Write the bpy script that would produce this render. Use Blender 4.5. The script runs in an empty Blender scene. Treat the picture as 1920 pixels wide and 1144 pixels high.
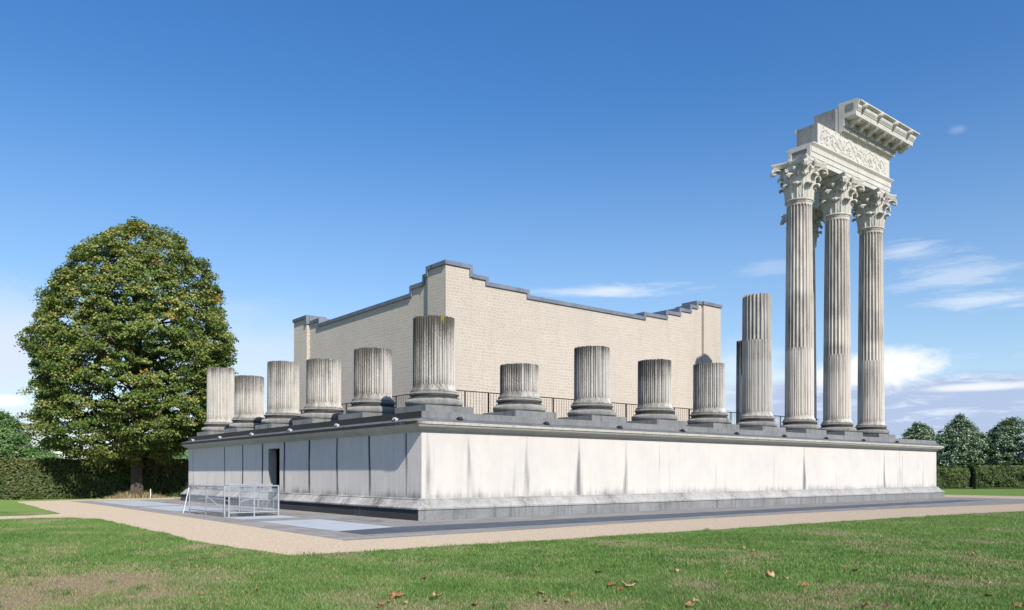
import bpy, bmesh, math, random
import numpy as np
from mathutils import Vector

random.seed(7)
RNG = np.random.default_rng(11)
R = math.radians
sc = bpy.context.scene
COL = sc.collection

# ------------------------------------------------------------------ camera
# world x runs along the long face of the podium, y along its short face, origin at the podium's near corner
YAW = R(38.98)
cam_d = bpy.data.cameras.new("camera")
cam = bpy.data.objects.new("camera", cam_d)
COL.objects.link(cam)
CAMX, CAMY, CAMZ = -14.78, -23.416, 1.65
cam.location = (CAMX, CAMY, CAMZ)
cam.rotation_euler = (R(90), 0, -YAW)
cam_d.sensor_width = 36
cam_d.lens = 1494 / 1920 * 36
cam_d.shift_y = (888 - 572) / 1920
cam_d.clip_end = 3000
sc.camera = cam
FW = (math.sin(YAW), math.cos(YAW))
RT = (math.cos(YAW), -math.sin(YAW))


def cw(X, Y):
    """metres to the side of / ahead of the camera -> world x, y"""
    return CAMX + X * RT[0] + Y * FW[0], CAMY + X * RT[1] + Y * FW[1]


# ------------------------------------------------------------------ object helpers
def obj_from(name, me, mat=None, parent=None):
    o = bpy.data.objects.new(name, me)
    COL.objects.link(o)
    if mat is not None:
        me.materials.append(mat)
    if parent is not None:
        o.parent = parent
    return o


def tag(o, label=None, cat=None, group=None, kind=None):
    if label:
        o["label"] = label
    if cat:
        o["category"] = cat
        o["kind"] = kind or "thing"
    elif kind:
        o["kind"] = kind
    if group:
        o["group"] = group
    return o


def empty(name, loc, label, cat, group=None, rz=0.0):
    o = bpy.data.objects.new(name, None)
    COL.objects.link(o)
    o.location = loc
    o.rotation_euler = (0, 0, rz)
    o.empty_display_size = .3
    return tag(o, label, cat, group)


def copy_part(o, parent, name=None):
    c = o.copy()
    COL.objects.link(c)
    c.parent = parent
    return c


class MB:
    """collects polygons in plain lists"""

    def __init__(s):
        s.v = []
        s.f = []
        s.att = []

    def add(s, vs, fs, a=0.0):
        n = len(s.v)
        s.v += [tuple(p) for p in vs]
        s.f += [tuple(i + n for i in f) for f in fs]
        s.att += (list(a) if hasattr(a, "__len__") else [a] * len(vs))

    def box(s, x0, x1, y0, y1, z0, z1, a=0.0):
        s.add([(x0, y0, z0), (x1, y0, z0), (x1, y1, z0), (x0, y1, z0), (x0, y0, z1), (x1, y0, z1), (x1, y1, z1), (x0, y1, z1)],
              [(0, 3, 2, 1), (4, 5, 6, 7), (0, 1, 5, 4), (1, 2, 6, 5), (2, 3, 7, 6), (3, 0, 4, 7)], a)

    def bar(s, p, q, r, n=4, a=0.0):
        p, q = Vector(p), Vector(q)
        d = (q - p).normalized()
        u = d.orthogonal().normalized() if abs(d.z) < .99 else Vector((1, 0, 0))
        if abs(d.z) < .99:
            u = d.cross(Vector((0, 0, 1))).normalized()
        w = d.cross(u)
        vs = []
        for c in (p, q):
            for k in range(n):
                t = 2 * math.pi * (k + .5) / n
                vs.append(c + u * (r * math.cos(t)) + w * (r * math.sin(t)))
        fs = [(k, (k + 1) % n, n + (k + 1) % n, n + k) for k in range(n)]
        fs += [tuple(range(n - 1, -1, -1)), tuple(range(n, 2 * n))]
        s.add(vs, fs, a)

    def tube(s, pts, rad, n=6, flat=None, a=0.0):
        """swept tube through pts, rad a list; flat=(axis, factor) squashes it along an axis"""
        pts = [Vector(p) for p in pts]
        vs = []
        prev = None
        for i, p in enumerate(pts):
            d = (pts[min(i + 1, len(pts) - 1)] - pts[max(i - 1, 0)]).normalized()
            if prev is None:
                u = d.orthogonal().normalized()
            else:
                u = (prev - d * prev.dot(d)).normalized()
            prev = u
            w = d.cross(u)
            for k in range(n):
                t = 2 * math.pi * k / n
                off = u * (rad[i] * math.cos(t)) + w * (rad[i] * math.sin(t))
                if flat:
                    off[flat[0]] *= flat[1]
                vs.append(p + off)
        m = len(pts)
        fs = [(i * n + k, i * n + (k + 1) % n, (i + 1) * n + (k + 1) % n, (i + 1) * n + k) for i in range(m - 1) for k in range(n)]
        fs += [tuple(range(n - 1, -1, -1)), tuple(range((m - 1) * n, m * n))]
        s.add(vs, fs, a)

    def lathe(s, prof, n=48, cx=0.0, cy=0.0, cap=True, a=0.0):
        vs = []
        for r, z in prof:
            for k in range(n):
                t = 2 * math.pi * k / n
                vs.append((cx + r * math.cos(t), cy + r * math.sin(t), z))
        m = len(prof)
        fs = [(i * n + k, i * n + (k + 1) % n, (i + 1) * n + (k + 1) % n, (i + 1) * n + k) for i in range(m - 1) for k in range(n)]
        if cap:
            fs += [tuple(range(n - 1, -1, -1)), tuple(range((m - 1) * n, m * n))]
        s.add(vs, fs, a)

    def prism(s, poly, axis, a0, a1, a=0.0):
        """2D polygon (first coord horizontal, second z) extruded along y (axis='y') or x"""
        n = len(poly)
        if axis == 'y':
            vs = [(p, a0, z) for p, z in poly] + [(p, a1, z) for p, z in poly]
        else:
            vs = [(a0, p, z) for p, z in poly] + [(a1, p, z) for p, z in poly]
        fs = [(k, (k + 1) % n, n + (k + 1) % n, n + k) for k in range(n)]
        fs += [tuple(range(n - 1, -1, -1)), tuple(range(n, 2 * n))]
        s.add(vs, fs, a)

    def build(s, name, mat, parent=None, smooth=False, attr=None, recalc=True, local=False, auto=None):
        me = bpy.data.meshes.new(name)
        v = s.v
        if parent is not None and not local:
            lx, ly, lz = root_loc(parent)
            v = [(x - lx, y - ly, z - lz) for x, y, z in s.v]
        me.from_pydata(v, [], s.f)
        if attr:
            at = me.attributes.new(attr, 'FLOAT', 'POINT')
            at.data.foreach_set('value', np.array(s.att, dtype=np.float32))
        if recalc:
            bm = bmesh.new()
            bm.from_mesh(me)
            bmesh.ops.recalc_face_normals(bm, faces=bm.faces)
            bm.to_mesh(me)
            bm.free()
        if smooth:
            me.polygons.foreach_set('use_smooth', [True] * len(me.polygons))
            if auto:
                me.set_sharp_from_angle(angle=R(auto))
        return obj_from(name, me, mat, parent)


def root_loc(o):
    x, y, z = o.location
    while o.parent is not None:
        o = o.parent
        x += o.location[0]
        y += o.location[1]
        z += o.location[2]
    return x, y, z


# ------------------------------------------------------------------ node helper
class N:
    def __init__(s, tree):
        s.t = tree

    def n(s, typ, **kw):
        nd = s.t.nodes.new(typ)
        for k, v in kw.items():
            setattr(nd, k, v)
        return nd

    def link(s, a, b):
        s.t.links.new(a, b)

    def put(s, sock, v):
        if isinstance(v, bpy.types.NodeSocket):
            s.link(v, sock)
        else:
            sock.default_value = v

    def math(s, op, a, b=0.0, c=0.0, clamp=False):
        nd = s.n('ShaderNodeMath', operation=op)
        nd.use_clamp = clamp
        s.put(nd.inputs[0], a)
        s.put(nd.inputs[1], b)
        s.put(nd.inputs[2], c)
        return nd.outputs[0]

    def mix(s, f, a, b, blend='MIX'):
        nd = s.n('ShaderNodeMix', data_type='RGBA', blend_type=blend)
        nd.clamp_factor = True
        s.put(nd.inputs['Factor'], f)
        s.put(nd.inputs[6], a if isinstance(a, bpy.types.NodeSocket) else (*a, 1))
        s.put(nd.inputs[7], b if isinstance(b, bpy.types.NodeSocket) else (*b, 1))
        return nd.outputs[2]

    def noise(s, vec, scale, detail=4, rough=.55, dist=0.0):
        nd = s.n('ShaderNodeTexNoise')
        if vec is not None:
            s.link(vec, nd.inputs['Vector'])
        nd.inputs['Scale'].default_value = scale
        nd.inputs['Detail'].default_value = detail
        nd.inputs['Roughness'].default_value = rough
        nd.inputs['Distortion'].default_value = dist
        return nd.outputs['Fac']

    def mapr(s, v, a, b, c=0.0, d=1.0, smooth=False):
        nd = s.n('ShaderNodeMapRange')
        if smooth:
            nd.interpolation_type = 'SMOOTHSTEP'
        s.put(nd.inputs[0], v)
        for i, x in enumerate((a, b, c, d)):
            s.put(nd.inputs[i + 1], x)
        return nd.outputs[0]

    def scale(s, vec, xyz):
        nd = s.n('ShaderNodeVectorMath', operation='MULTIPLY')
        s.link(vec, nd.inputs[0])
        nd.inputs[1].default_value = xyz
        return nd.outputs[0]

    def pos(s):
        return s.n('ShaderNodeNewGeometry').outputs['Position']

    def attr(s, name):
        nd = s.n('ShaderNodeAttribute')
        nd.attribute_name = name
        return nd.outputs['Fac']


def material(name, rough=.85, spec=.25):
    m = bpy.data.materials.new(name)
    m.use_nodes = True
    nt = m.node_tree
    b = nt.nodes['Principled BSDF']
    b.inputs['Roughness'].default_value = rough
    b.inputs['Specular IOR Level'].default_value = spec
    b.inputs['Diffuse Roughness'].default_value = 1.0 if rough > .8 else 0.0
    return m, N(nt), b


def bump(n, b, h, strength=.4, dist=.02):
    nd = n.n('ShaderNodeBump')
    nd.inputs['Strength'].default_value = strength
    nd.inputs['Distance'].default_value = dist
    n.link(h, nd.inputs['Height'])
    n.link(nd.outputs[0], b.inputs['Normal'])


def stone(name, base, var, dark, streak=1.0, dirt=.5, rough=.9, grain=.35, joints=0.0, attr=False, moss=False):
    """weathered stone: mottling, vertical run-off streaks and dark lichen; 'stain' attribute adds dirt of its own shape"""
    m, n, b = material(name, rough, .15)
    p = n.pos()
    big = n.noise(p, .9, 5, .6)
    fine = n.noise(p, 16, 5, .7)
    stv = n.noise(n.scale(p, (5.5, 5.5, .55)), 1.0, 5, .6)
    spk = n.noise(n.scale(p, (1, 1, .6)), 42, 4, .8)
    c = n.mix(n.mapr(big, .3, .7), base, var)
    c = n.mix(n.math('MULTIPLY', n.mapr(fine, .35, .75), grain), c, dark)
    d = n.math('MULTIPLY', n.mapr(stv, .5, .78), streak)
    d = n.math('MULTIPLY', d, n.mapr(fine, .25, .6))
    d = n.math('MULTIPLY', d, dirt)
    if attr:
        st = n.attr('stain')
        k = n.math('ADD', n.math('MULTIPLY', n.math('SUBTRACT', spk, .5), 1.9), n.math('MULTIPLY', n.math('SUBTRACT', stv, .5), 1.2))
        k = n.math('ADD', k, n.math('MULTIPLY', st, 1.35))
        msk = n.math('MULTIPLY', n.mapr(k, .28, .95), n.mapr(st, 0.0, .12))
        d = n.math('MAXIMUM', d, msk)
    c = n.mix(d, c, dark)
    if moss:
        ms = n.attr('moss')
        k = n.math('ADD', ms, n.math('MULTIPLY', n.math('SUBTRACT', n.noise(p, 22, 4), .5), 1.4))
        c = n.mix(n.math('MULTIPLY', n.mapr(k, .45, .65), n.mapr(ms, .02, .1)), c, (.42, .33, .02))
    n.link(c, b.inputs['Base Color'])
    bump(n, b, n.math('ADD', fine, n.math('MULTIPLY', spk, .6)), .35, .02)
    return m


M = {}
M['wall'] = stone('white_stone_slabs', (.645, .605, .55), (.585, .552, .508), (.20, .19, .18), streak=.5, dirt=.3, grain=.10, attr=True)
M['wall_side'] = stone('grey_white_stone_slabs', (.71, .65, .58), (.635, .588, .53), (.045, .048, .055), streak=.7, dirt=.4, grain=.14, attr=True)
M['moulding'] = stone('weathered_stone_moulding', (.46, .445, .42), (.36, .35, .335), (.11, .105, .10), streak=1.0, dirt=.7, grain=.3, attr=True)
M['plinth'] = stone('dark_basalt_plinth', (.32, .32, .315), (.22, .225, .225), (.06, .06, .06), streak=1.0, dirt=.9, grain=.35, attr=True)
M['cornice'] = stone('cornice_stone', (.58, .55, .47), (.50, .475, .41), (.07, .065, .06), streak=.6, dirt=.5, grain=.2, attr=True, moss=True)
M['course'] = stone('grey_course_stone', (.30, .30, .295), (.22, .225, .225), (.05, .05, .048), streak=1.0, dirt=.8, grain=.35, attr=True)
M['stub'] = stone('grey_column_stone', (.68, .64, .575), (.595, .558, .50), (.12, .11, .095), streak=.6, dirt=.4, grain=.3, attr=True, moss=True)
M['base'] = stone('dark_base_stone', (.40, .385, .355), (.26, .255, .24), (.05, .047, .042), streak=.6, dirt=.7, grain=.4, attr=True)
M['tall'] = stone('pale_column_stone', (.82, .76, .675), (.75, .69, .61), (.20, .175, .15), streak=.7, dirt=.38, grain=.2, attr=True, moss=True)
M['capital'] = stone('carved_capital_stone', (.76, .715, .64), (.62, .585, .53), (.11, .10, .085), streak=.6, dirt=.5, grain=.2)
M['marble'] = stone('pale_entablature_stone', (.74, .70, .635), (.62, .59, .535), (.13, .12, .10), streak=.7, dirt=.5, grain=.13)
M['tooled'] = stone('rough_tooled_stone', (.46, .455, .45), (.30, .30, .30), (.07, .07, .07), streak=.9, dirt=.9, grain=.6)


def mk_brick():
    m, n, b = material('beige_block_masonry', .9, .1)
    p = n.pos()
    sp = n.n('ShaderNodeSeparateXYZ')
    n.link(p, sp.inputs[0])
    cb = n.n('ShaderNodeCombineXYZ')
    n.link(n.math('ADD', sp.outputs[0], sp.outputs[1]), cb.inputs[0])
    n.link(sp.outputs[2], cb.inputs[1])

    def brick(w, h, off, sq, seed):
        t = n.n('ShaderNodeTexBrick')
        ad = n.n('ShaderNodeVectorMath', operation='ADD')
        n.link(cb.outputs[0], ad.inputs[0])
        ad.inputs[1].default_value = (seed, seed * .37, 0)
        n.link(ad.outputs[0], t.inputs['Vector'])
        t.offset = off
        t.squash = sq
        t.squash_frequency = 3
        t.inputs['Scale'].default_value = 1
        t.inputs['Brick Width'].default_value = w
        t.inputs['Row Height'].default_value = h
        t.inputs['Mortar Size'].default_value = .013
        t.inputs['Mortar Smooth'].default_value = .2
        t.inputs['Bias'].default_value = -.1
        t.inputs['Color1'].default_value = (.575, .505, .42, 1)
        t.inputs['Color2'].default_value = (.515, .45, .372, 1)
        t.inputs['Mortar'].default_value = (.70, .645, .56, 1)
        return t
    a = brick(.275, .142, .5, 1.3, 0)
    c2 = brick(.225, .142, .37, .8, 5.13)
    sel = n.mapr(n.noise(n.scale(p, (.6, .6, 1.2)), 1.0, 2), .47, .53)
    c = n.mix(sel, a.outputs['Color'], c2.outputs['Color'])
    mort = n.math('ADD', n.math('MULTIPLY', a.outputs['Fac'], n.math('SUBTRACT', 1.0, sel)), n.math('MULTIPLY', c2.outputs['Fac'], sel))
    big = n.noise(n.scale(p, (.35, .35, .5)), 1.0, 4)
    c = n.mix(n.math('MULTIPLY', n.mapr(big, .35, .7), .45), c, (.53, .475, .41))
    run = n.noise(n.scale(p, (1.6, 1.6, .22)), 1.0, 5, .6)
    c = n.mix(n.math('MULTIPLY', n.mapr(run, .52, .75), .35), c, (.42, .37, .31))
    fine = n.noise(p, 30, 4, .7)
    c = n.mix(n.math('MULTIPLY', n.mapr(fine, .4, .8), .3), c, (.33, .285, .235))
    n.link(c, b.inputs['Base Color'])
    bump(n, b, n.math('SUBTRACT', n.math('MULTIPLY', fine, .4), mort), .5, .012)
    return m


M['brick'] = mk_brick()


def mk_simple(name, c1, c2, scale=6, rough=.5, spec=.5, metal=0.0, bumpk=0.0):
    m, n, b = material(name, rough, spec)
    b.inputs['Metallic'].default_value = metal
    nz = n.noise(n.pos(), scale, 5, .65)
    n.link(n.mix(n.mapr(nz, .35, .68), c1, c2), b.inputs['Base Color'])
    if bumpk:
        bump(n, b, nz, bumpk, .02)
    return m


M['zinc'] = mk_simple('slate_grey_metal_coping', (.12, .135, .165), (.20, .215, .25), 1.5, .5, .5)
M['lead'] = mk_simple('dark_metal_flashing', (.10, .105, .115), (.17, .175, .18), 2.5, .55, .4)
M['iron'] = mk_simple('black_iron', (.018, .018, .02), (.03, .03, .033), 8, .5, .4)
M['galv'] = mk_simple('galvanised_steel', (.34, .36, .385), (.46, .485, .51), 9, .5, .5, .25)
M['lamp_sunlit'] = mk_simple('sunlit_tone_lamp_housing', (.42, .44, .47), (.5, .52, .54), 9, .5, .4)  # sun on the short side's lamps put into the housing colour
M['lamp_shaded'] = mk_simple('shaded_tone_lamp_housing', (.02, .02, .022), (.035, .035, .04), 9, .5, .4)  # same lamp housing, shading put into a darker colour
M['glass'] = mk_simple('lamp_glass', (.05, .055, .06), (.08, .085, .09), 9, .1, .6)
M['concrete'] = mk_simple('dark_concrete', (.16, .155, .15), (.10, .10, .10), 3, .9, .2)
M['bark'] = mk_simple('grey_bark', (.16, .13, .10), (.07, .058, .045), 7, .95, .1, 0, .8)
M['straw'] = mk_simple('dry_straw', (.50, .38, .20), (.36, .25, .12), 7, .9, .1)
M['roof'] = mk_simple('orange_clay_tiles', (.55, .22, .10), (.42, .16, .08), 2, .85, .2)
M['render'] = mk_simple('pale_render', (.6, .57, .5), (.55, .52, .46), 2, .9, .2)
M['post'] = mk_simple('white_painted_post', (.75, .75, .74), (.66, .66, .65), 9, .6, .3)


# ------------------------------------------------------------------ ground materials
def mk_lawn():
    m, n, b = material('lawn_soil_and_grass', 1.0, .05)
    p = n.pos()
    dry = n.attr('dry')
    f = n.noise(p, 14, 5, .7)
    g = n.noise(p, 55, 4, .75)
    big = n.noise(p, .45, 4, .6)
    gr = n.mix(n.mapr(f, .3, .7), (.085, .170, .030), (.16, .26, .065))
    gr = n.mix(n.math('MULTIPLY', n.mapr(big, .4, .65), .5), gr, (.17, .22, .08))
    gr = n.mix(n.math('MULTIPLY', n.mapr(g, .5, .8), .5), gr, (.24, .27, .10))
    br = n.mix(n.mapr(g, .3, .7), (.20, .155, .10), (.34, .265, .175))
    k = n.math('ADD', dry, n.math('MULTIPLY', n.math('SUBTRACT', f, .5), 1.0))
    n.link(n.mix(n.mapr(k, .3, .8), gr, br), b.inputs['Base Color'])
    bump(n, b, n.math('ADD', f, g), .9, .05)
    return m


def mk_gravel():
    m, n, b = material('buff_gravel', 1.0, .1)
    p = n.pos()
    f = n.noise(p, 38, 4, .8)
    v = n.n('ShaderNodeTexVoronoi')
    n.link(p, v.inputs['Vector'])
    v.inputs['Scale'].default_value = 42
    big = n.noise(p, .5, 4, .6)
    f = n.math('ADD', n.math('MULTIPLY', f, .5), n.math('MULTIPLY', n.noise(p, 13, 3, .8), .5))
    c = n.mix(n.mapr(f, .42, .58), (.26, .205, .145), (.475, .395, .295))
    c = n.mix(n.math('MULTIPLY', n.mapr(big, .35, .7), .4), c, (.375, .305, .232))
    sp = n.n('ShaderNodeSeparateColor')
    n.link(v.outputs['Color'], sp.inputs[0])
    c = n.mix(n.math('MULTIPLY', n.mapr(sp.outputs[0], .75, .9), .55), c, (.22, .175, .13))
    n.link(c, b.inputs['Base Color'])
    bump(n, b, v.outputs['Distance'], .6, .02)
    return m


def mk_paving():
    m, n, b = material('grey_stone_paving', .9, .15)
    p = n.pos()
    br = n.n('ShaderNodeTexBrick')
    n.link(p, br.inputs['Vector'])
    br.inputs['Scale'].default_value = 1
    br.inputs['Brick Width'].default_value = 1.25
    br.inputs['Row Height'].default_value = .6
    br.inputs['Mortar Size'].default_value = .022
    br.inputs['Color1'].default_value = (.188, .182, .173, 1)
    br.inputs['Color2'].default_value = (.135, .133, .129, 1)
    br.inputs['Mortar'].default_value = (.07, .068, .065, 1)
    f = n.noise(p, 11, 5, .7)
    big = n.noise(n.scale(p, (.8, .35, 1)), 1.0, 5, .65)
    c = n.mix(n.math('MULTIPLY', n.mapr(f, .35, .75), .35), br.outputs['Color'], (.24, .225, .205))
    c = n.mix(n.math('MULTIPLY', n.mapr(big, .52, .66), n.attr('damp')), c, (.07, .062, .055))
    n.link(c, b.inputs['Base Color'])
    bump(n, b, n.math('ADD', n.math('MULTIPLY', br.outputs['Fac'], -1.0), n.math('MULTIPLY', f, .3)), .4, .01)
    return m


def mk_grate(name, c1, c2, gap, along):
    """steel bar grating: bars of one direction with dark slots, cross joints between panels"""
    m, n, b = material(name, .8, .12)
    p = n.pos()
    sp = n.n('ShaderNodeSeparateXYZ')
    n.link(p, sp.inputs[0])
    a, c_ = (sp.outputs[0], sp.outputs[1]) if along == 'x' else (sp.outputs[1], sp.outputs[0])
    fr = n.math('FRACT', n.math('MULTIPLY', a, 1 / 1.05))
    joint = n.math('GREATER_THAN', fr, .975)
    nz = n.noise(p, 1.1, 4, .6)
    col = n.mix(n.mapr(nz, .35, .65), c1, c2)
    col = n.mix(n.math('MULTIPLY', joint, .6), col, gap)
    fine = n.noise(p, 40, 3, .7)
    col = n.mix(n.math('MULTIPLY', n.mapr(fine, .45, .75), .3), col, gap)
    n.link(col, b.inputs['Base Color'])
    return m


M['lawn'] = mk_lawn()
M['gravel'] = mk_gravel()
M['paving'] = mk_paving()
M['grate_dull_tone'] = mk_grate('grating_painted_dull', (.085, .098, .115), (.11, .122, .14), (.035, .04, .045), 'x')  # same grating as the pale one; its dull view painted as darker colour
M['grate_sheen_tone'] = mk_grate('grating_painted_sky_sheen', (.40, .425, .435), (.47, .495, .505), (.24, .255, .26), 'y')  # sky reflection along the bars painted into a paler colour
M['kerb'] = mk_simple('pale_steel_edging', (.56, .55, .52), (.46, .45, .43), 5, .7, .3)


def mk_leaf(name, cols, trans=.35, rough=.55):
    m, n, b = material(name, rough, .35)
    t = n.attr('tint')
    rp = n.n('ShaderNodeValToRGB')
    el = rp.color_ramp.elements
    while len(el) > 1:
        el.remove(el[-1])
    el[0].position = cols[0][0]
    el[0].color = (*cols[0][1], 1)
    for p_, c_ in cols[1:]:
        e = el.new(p_)
        e.color = (*c_, 1)
    n.link(t, rp.inputs[0])
    n.link(rp.outputs[0], b.inputs['Base Color'])
    tr = n.n('ShaderNodeBsdfTranslucent')
    n.link(n.mix(.5, rp.outputs[0], (.16, .2, .03)), tr.inputs['Color'])
    mx = n.n('ShaderNodeMixShader')
    mx.inputs[0].default_value = trans
    n.link(b.outputs[0], mx.inputs[1])
    n.link(tr.outputs[0], mx.inputs[2])
    out = [x for x in n.t.nodes if x.type == 'OUTPUT_MATERIAL'][0]
    n.link(mx.outputs[0], out.inputs['Surface'])
    return m


M['leaf_linden'] = mk_leaf('linden_leaves', [(0, (.07, .13, .026)), (.35, (.16, .225, .045)), (.7, (.31, .335, .09)), (.9, (.50, .46, .17)), (.96, (.40, .22, .03)), (1, (.5, .26, .03))], .3, .42)
M['leaf_hedge'] = mk_leaf('hedge_leaves', [(0, (.06, .10, .025)), (.45, (.105, .14, .038)), (.75, (.21, .18, .06)), (.9, (.26, .17, .09)), (1, (.30, .21, .09))], .25)
M['leaf_hedge2'] = mk_leaf('dark_hedge_leaves', [(0, (.04, .075, .022)), (.5, (.09, .135, .036)), (.85, (.18, .21, .06)), (1, (.28, .2, .09))], .25)
M['leaf_silver'] = mk_leaf('silver_lime_leaves', [(0, (.05, .11, .045)), (.5, (.10, .18, .07)), (.72, (.20, .27, .13)), (.8, (.40, .48, .34)), (1, (.56, .61, .48))], .15)
M['leaf_far'] = mk_leaf('far_leaves', [(0, (.09, .17, .05)), (.6, (.17, .29, .085)), (1, (.27, .38, .14))], .3)
M['grass'] = mk_leaf('grass_blades', [(0, (.070, .155, .028)), (.3, (.145, .265, .055)), (.5, (.24, .345, .10)), (.62, (.25, .32, .10)), (.8, (.38, .30, .16)), (1, (.50, .39, .25))], .3, .6)
M['deadleaf'] = mk_simple('brown_dead_leaf', (.40, .20, .085), (.24, .115, .05), 22, .75, .2)
M['deadleaf_pale'] = mk_simple('tan_dead_leaf', (.52, .34, .19), (.38, .22, .11), 22, .75, .2)
M['deadleaf_dark'] = mk_simple('dark_dead_leaf', (.16, .085, .045), (.09, .05, .03), 22, .75, .2)
M['hedgecore'] = mk_simple('hedge_inner_twigs', (.030, .028, .016), (.018, .018, .01), 5, 1, .05)

# ------------------------------------------------------------------ light and sky
SUN = Vector((.174, 1, -.803)).normalized()
sd = bpy.data.lights.new("sun", 'SUN')
sd.energy = 4.6
sd.angle = R(.53)
sd.color = (1, .955, .89)
so = bpy.data.objects.new("sun", sd)
COL.objects.link(so)
so.rotation_euler = SUN.to_track_quat('-Z', 'Y').to_euler()
ELEV = math.asin(-SUN.z)
AZ = math.atan2(-SUN.x, -SUN.y)      # from +y towards +x

world = bpy.data.worlds.new("World")
sc.world = world
world.use_nodes = True
wn = N(world.node_tree)
bg = world.node_tree.nodes['Background']
sky = wn.n('ShaderNodeTexSky', sky_type='NISHITA')
sky.sun_disc = False
sky.sun_elevation = ELEV
sky.sun_rotation = AZ % (2 * math.pi)
sky.air_density = 1.0
sky.dust_density = .35
sky.ozone_density = 2.2
sky.altitude = 50
SKYK = .118


def az_el(px, py):
    a = math.atan((px - 960) / 1494) + YAW
    e = math.atan((888 - py) / math.hypot(1494, px - 960))
    return a, e


def build_sky():
    n = wn
    d = n.n('ShaderNodeTexCoord').outputs['Generated']
    nm = n.n('ShaderNodeVectorMath', operation='NORMALIZE')
    n.link(d, nm.inputs[0])
    d = nm.outputs[0]
    sp = n.n('ShaderNodeSeparateXYZ')
    n.link(d, sp.inputs[0])
    az = n.math('ARCTAN2', sp.outputs[0], sp.outputs[1])
    el = n.math('ARCSINE', sp.outputs[2])
    st = n.scale(d, (1, 1, 3.2))
    n1 = n.noise(st, 7, 8, .62, .4)
    n2 = n.noise(n.scale(d, (1, 1, 6.5)), 13, 10, .7, .5)
    n3 = n.noise(n.scale(d, (1, 1, 1.6)), 19, 10, .66, .3)
    skyc = sky.outputs[0]
    hs = n.n('ShaderNodeHueSaturation')
    hs.inputs['Saturation'].default_value = 1.29
    n.link(skyc, hs.inputs['Color'])
    tintc = n.mix(n.mapr(el, R(5), R(34)), (1.04, .985, .955), (.93, .97, 1.12))
    skyc = n.mix(1.0, hs.outputs[0], tintc, 'MULTIPLY')

    def blob(px, py, wx, wy, nz, k, soft=.7):
        a0, e0 = az_el(px, py)
        a = n.math('DIVIDE', n.math('SUBTRACT', az, a0), wx / 1494)
        e = n.math('DIVIDE', n.math('SUBTRACT', el, e0), wy / 1494)
        r = n.math('SQRT', n.math('ADD', n.math('MULTIPLY', a, a), n.math('MULTIPLY', e, e)))
        r = n.math('ADD', r, n.math('MULTIPLY', n.math('SUBTRACT', nz, .5), k))
        return n.mapr(r, 1.0, 1.0 - soft, 0, 1, True)

    white = (6.6, 6.7, 6.95)
    haze = (5.0, 5.45, 6.25)
    grey = (2.95, 3.65, 5.15)
    c = skyc
    # pale haze low over the horizon
    lowm = n.mapr(el, R(26), R(1), 0, .42, True)
    c = n.mix(lowm, c, (3.5, 4.5, 6.1))
    # bright milky veil behind the linden and the stubs
    for (px, py, wx, wy, f) in ((470, 700, 330, 170, .62), (0, 650, 190, 130, .85), (1360, 770, 260, 100, .5), (60, 790, 200, 60, .6)):
        c = n.mix(n.math('MULTIPLY', blob(px, py, wx, wy, n1, 1.0, .95), f), c, haze)
    # grey-blue bank low on the long side
    bank = n.math('MULTIPLY', n.math('MULTIPLY', n.mapr(n.math('ADD', el, n.math('MULTIPLY', n.math('SUBTRACT', n1, .5), .03)), R(6.6), R(5.6), 0, 1, True), n.mapr(az, az_el(1250, 0)[0], az_el(1500, 0)[0], 0, 1, True)), .92)
    c = n.mix(bank, c, grey)
    # streaks in the bank
    stk = n.math('MULTIPLY', n.mapr(n2, .50, .66, 0, .8), n.math('MULTIPLY', n.mapr(el, R(8), R(6), 0, 1), n.mapr(az, az_el(1200, 0)[0], az_el(1400, 0)[0], 0, 1)))
    c = n.mix(stk, c, (5.2, 5.7, 6.7))
    # cumulus heads and wisps
    for (px, py, wx, wy, nz, k, soft, f) in ((1660, 692, 112, 42, n3, 1.6, .55, .95), (1590, 706, 145, 28, n3, 1.5, .7, .8), (1830, 726, 120, 9, n1, 1.1, .8, .8),
                                             (8, 752, 46, 13, n3, 1.2, .6, .9), (1150, 546, 180, 16, n2, 1.9, 1.0, .6), (1700, 470, 80, 22, n2, 2.4, 1.0, .42),
                                             (1840, 562, 115, 20, n2, 2.4, 1.0, .48), (1790, 518, 105, 34, n2, 2.6, 1.0, .35), (1440, 500, 70, 22, n2, 2.6, 1.0, .17),
                                             (1797, 243, 18, 9, n3, .8, 1.0, .15), (1400, 690, 90, 60, n1, 1.4, 1.0, .45)):
        c = n.mix(n.math('MULTIPLY', blob(px, py, wx, wy, nz, k, soft), f), c, white)
    n.link(c, bg.inputs['Color'])
    bg.inputs['Strength'].default_value = SKYK


build_sky()
sc.view_settings.view_transform = 'Standard'
sc.view_settings.look = 'None'
sc.view_settings.gamma = 1
sc.view_settings.exposure = .40

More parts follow.
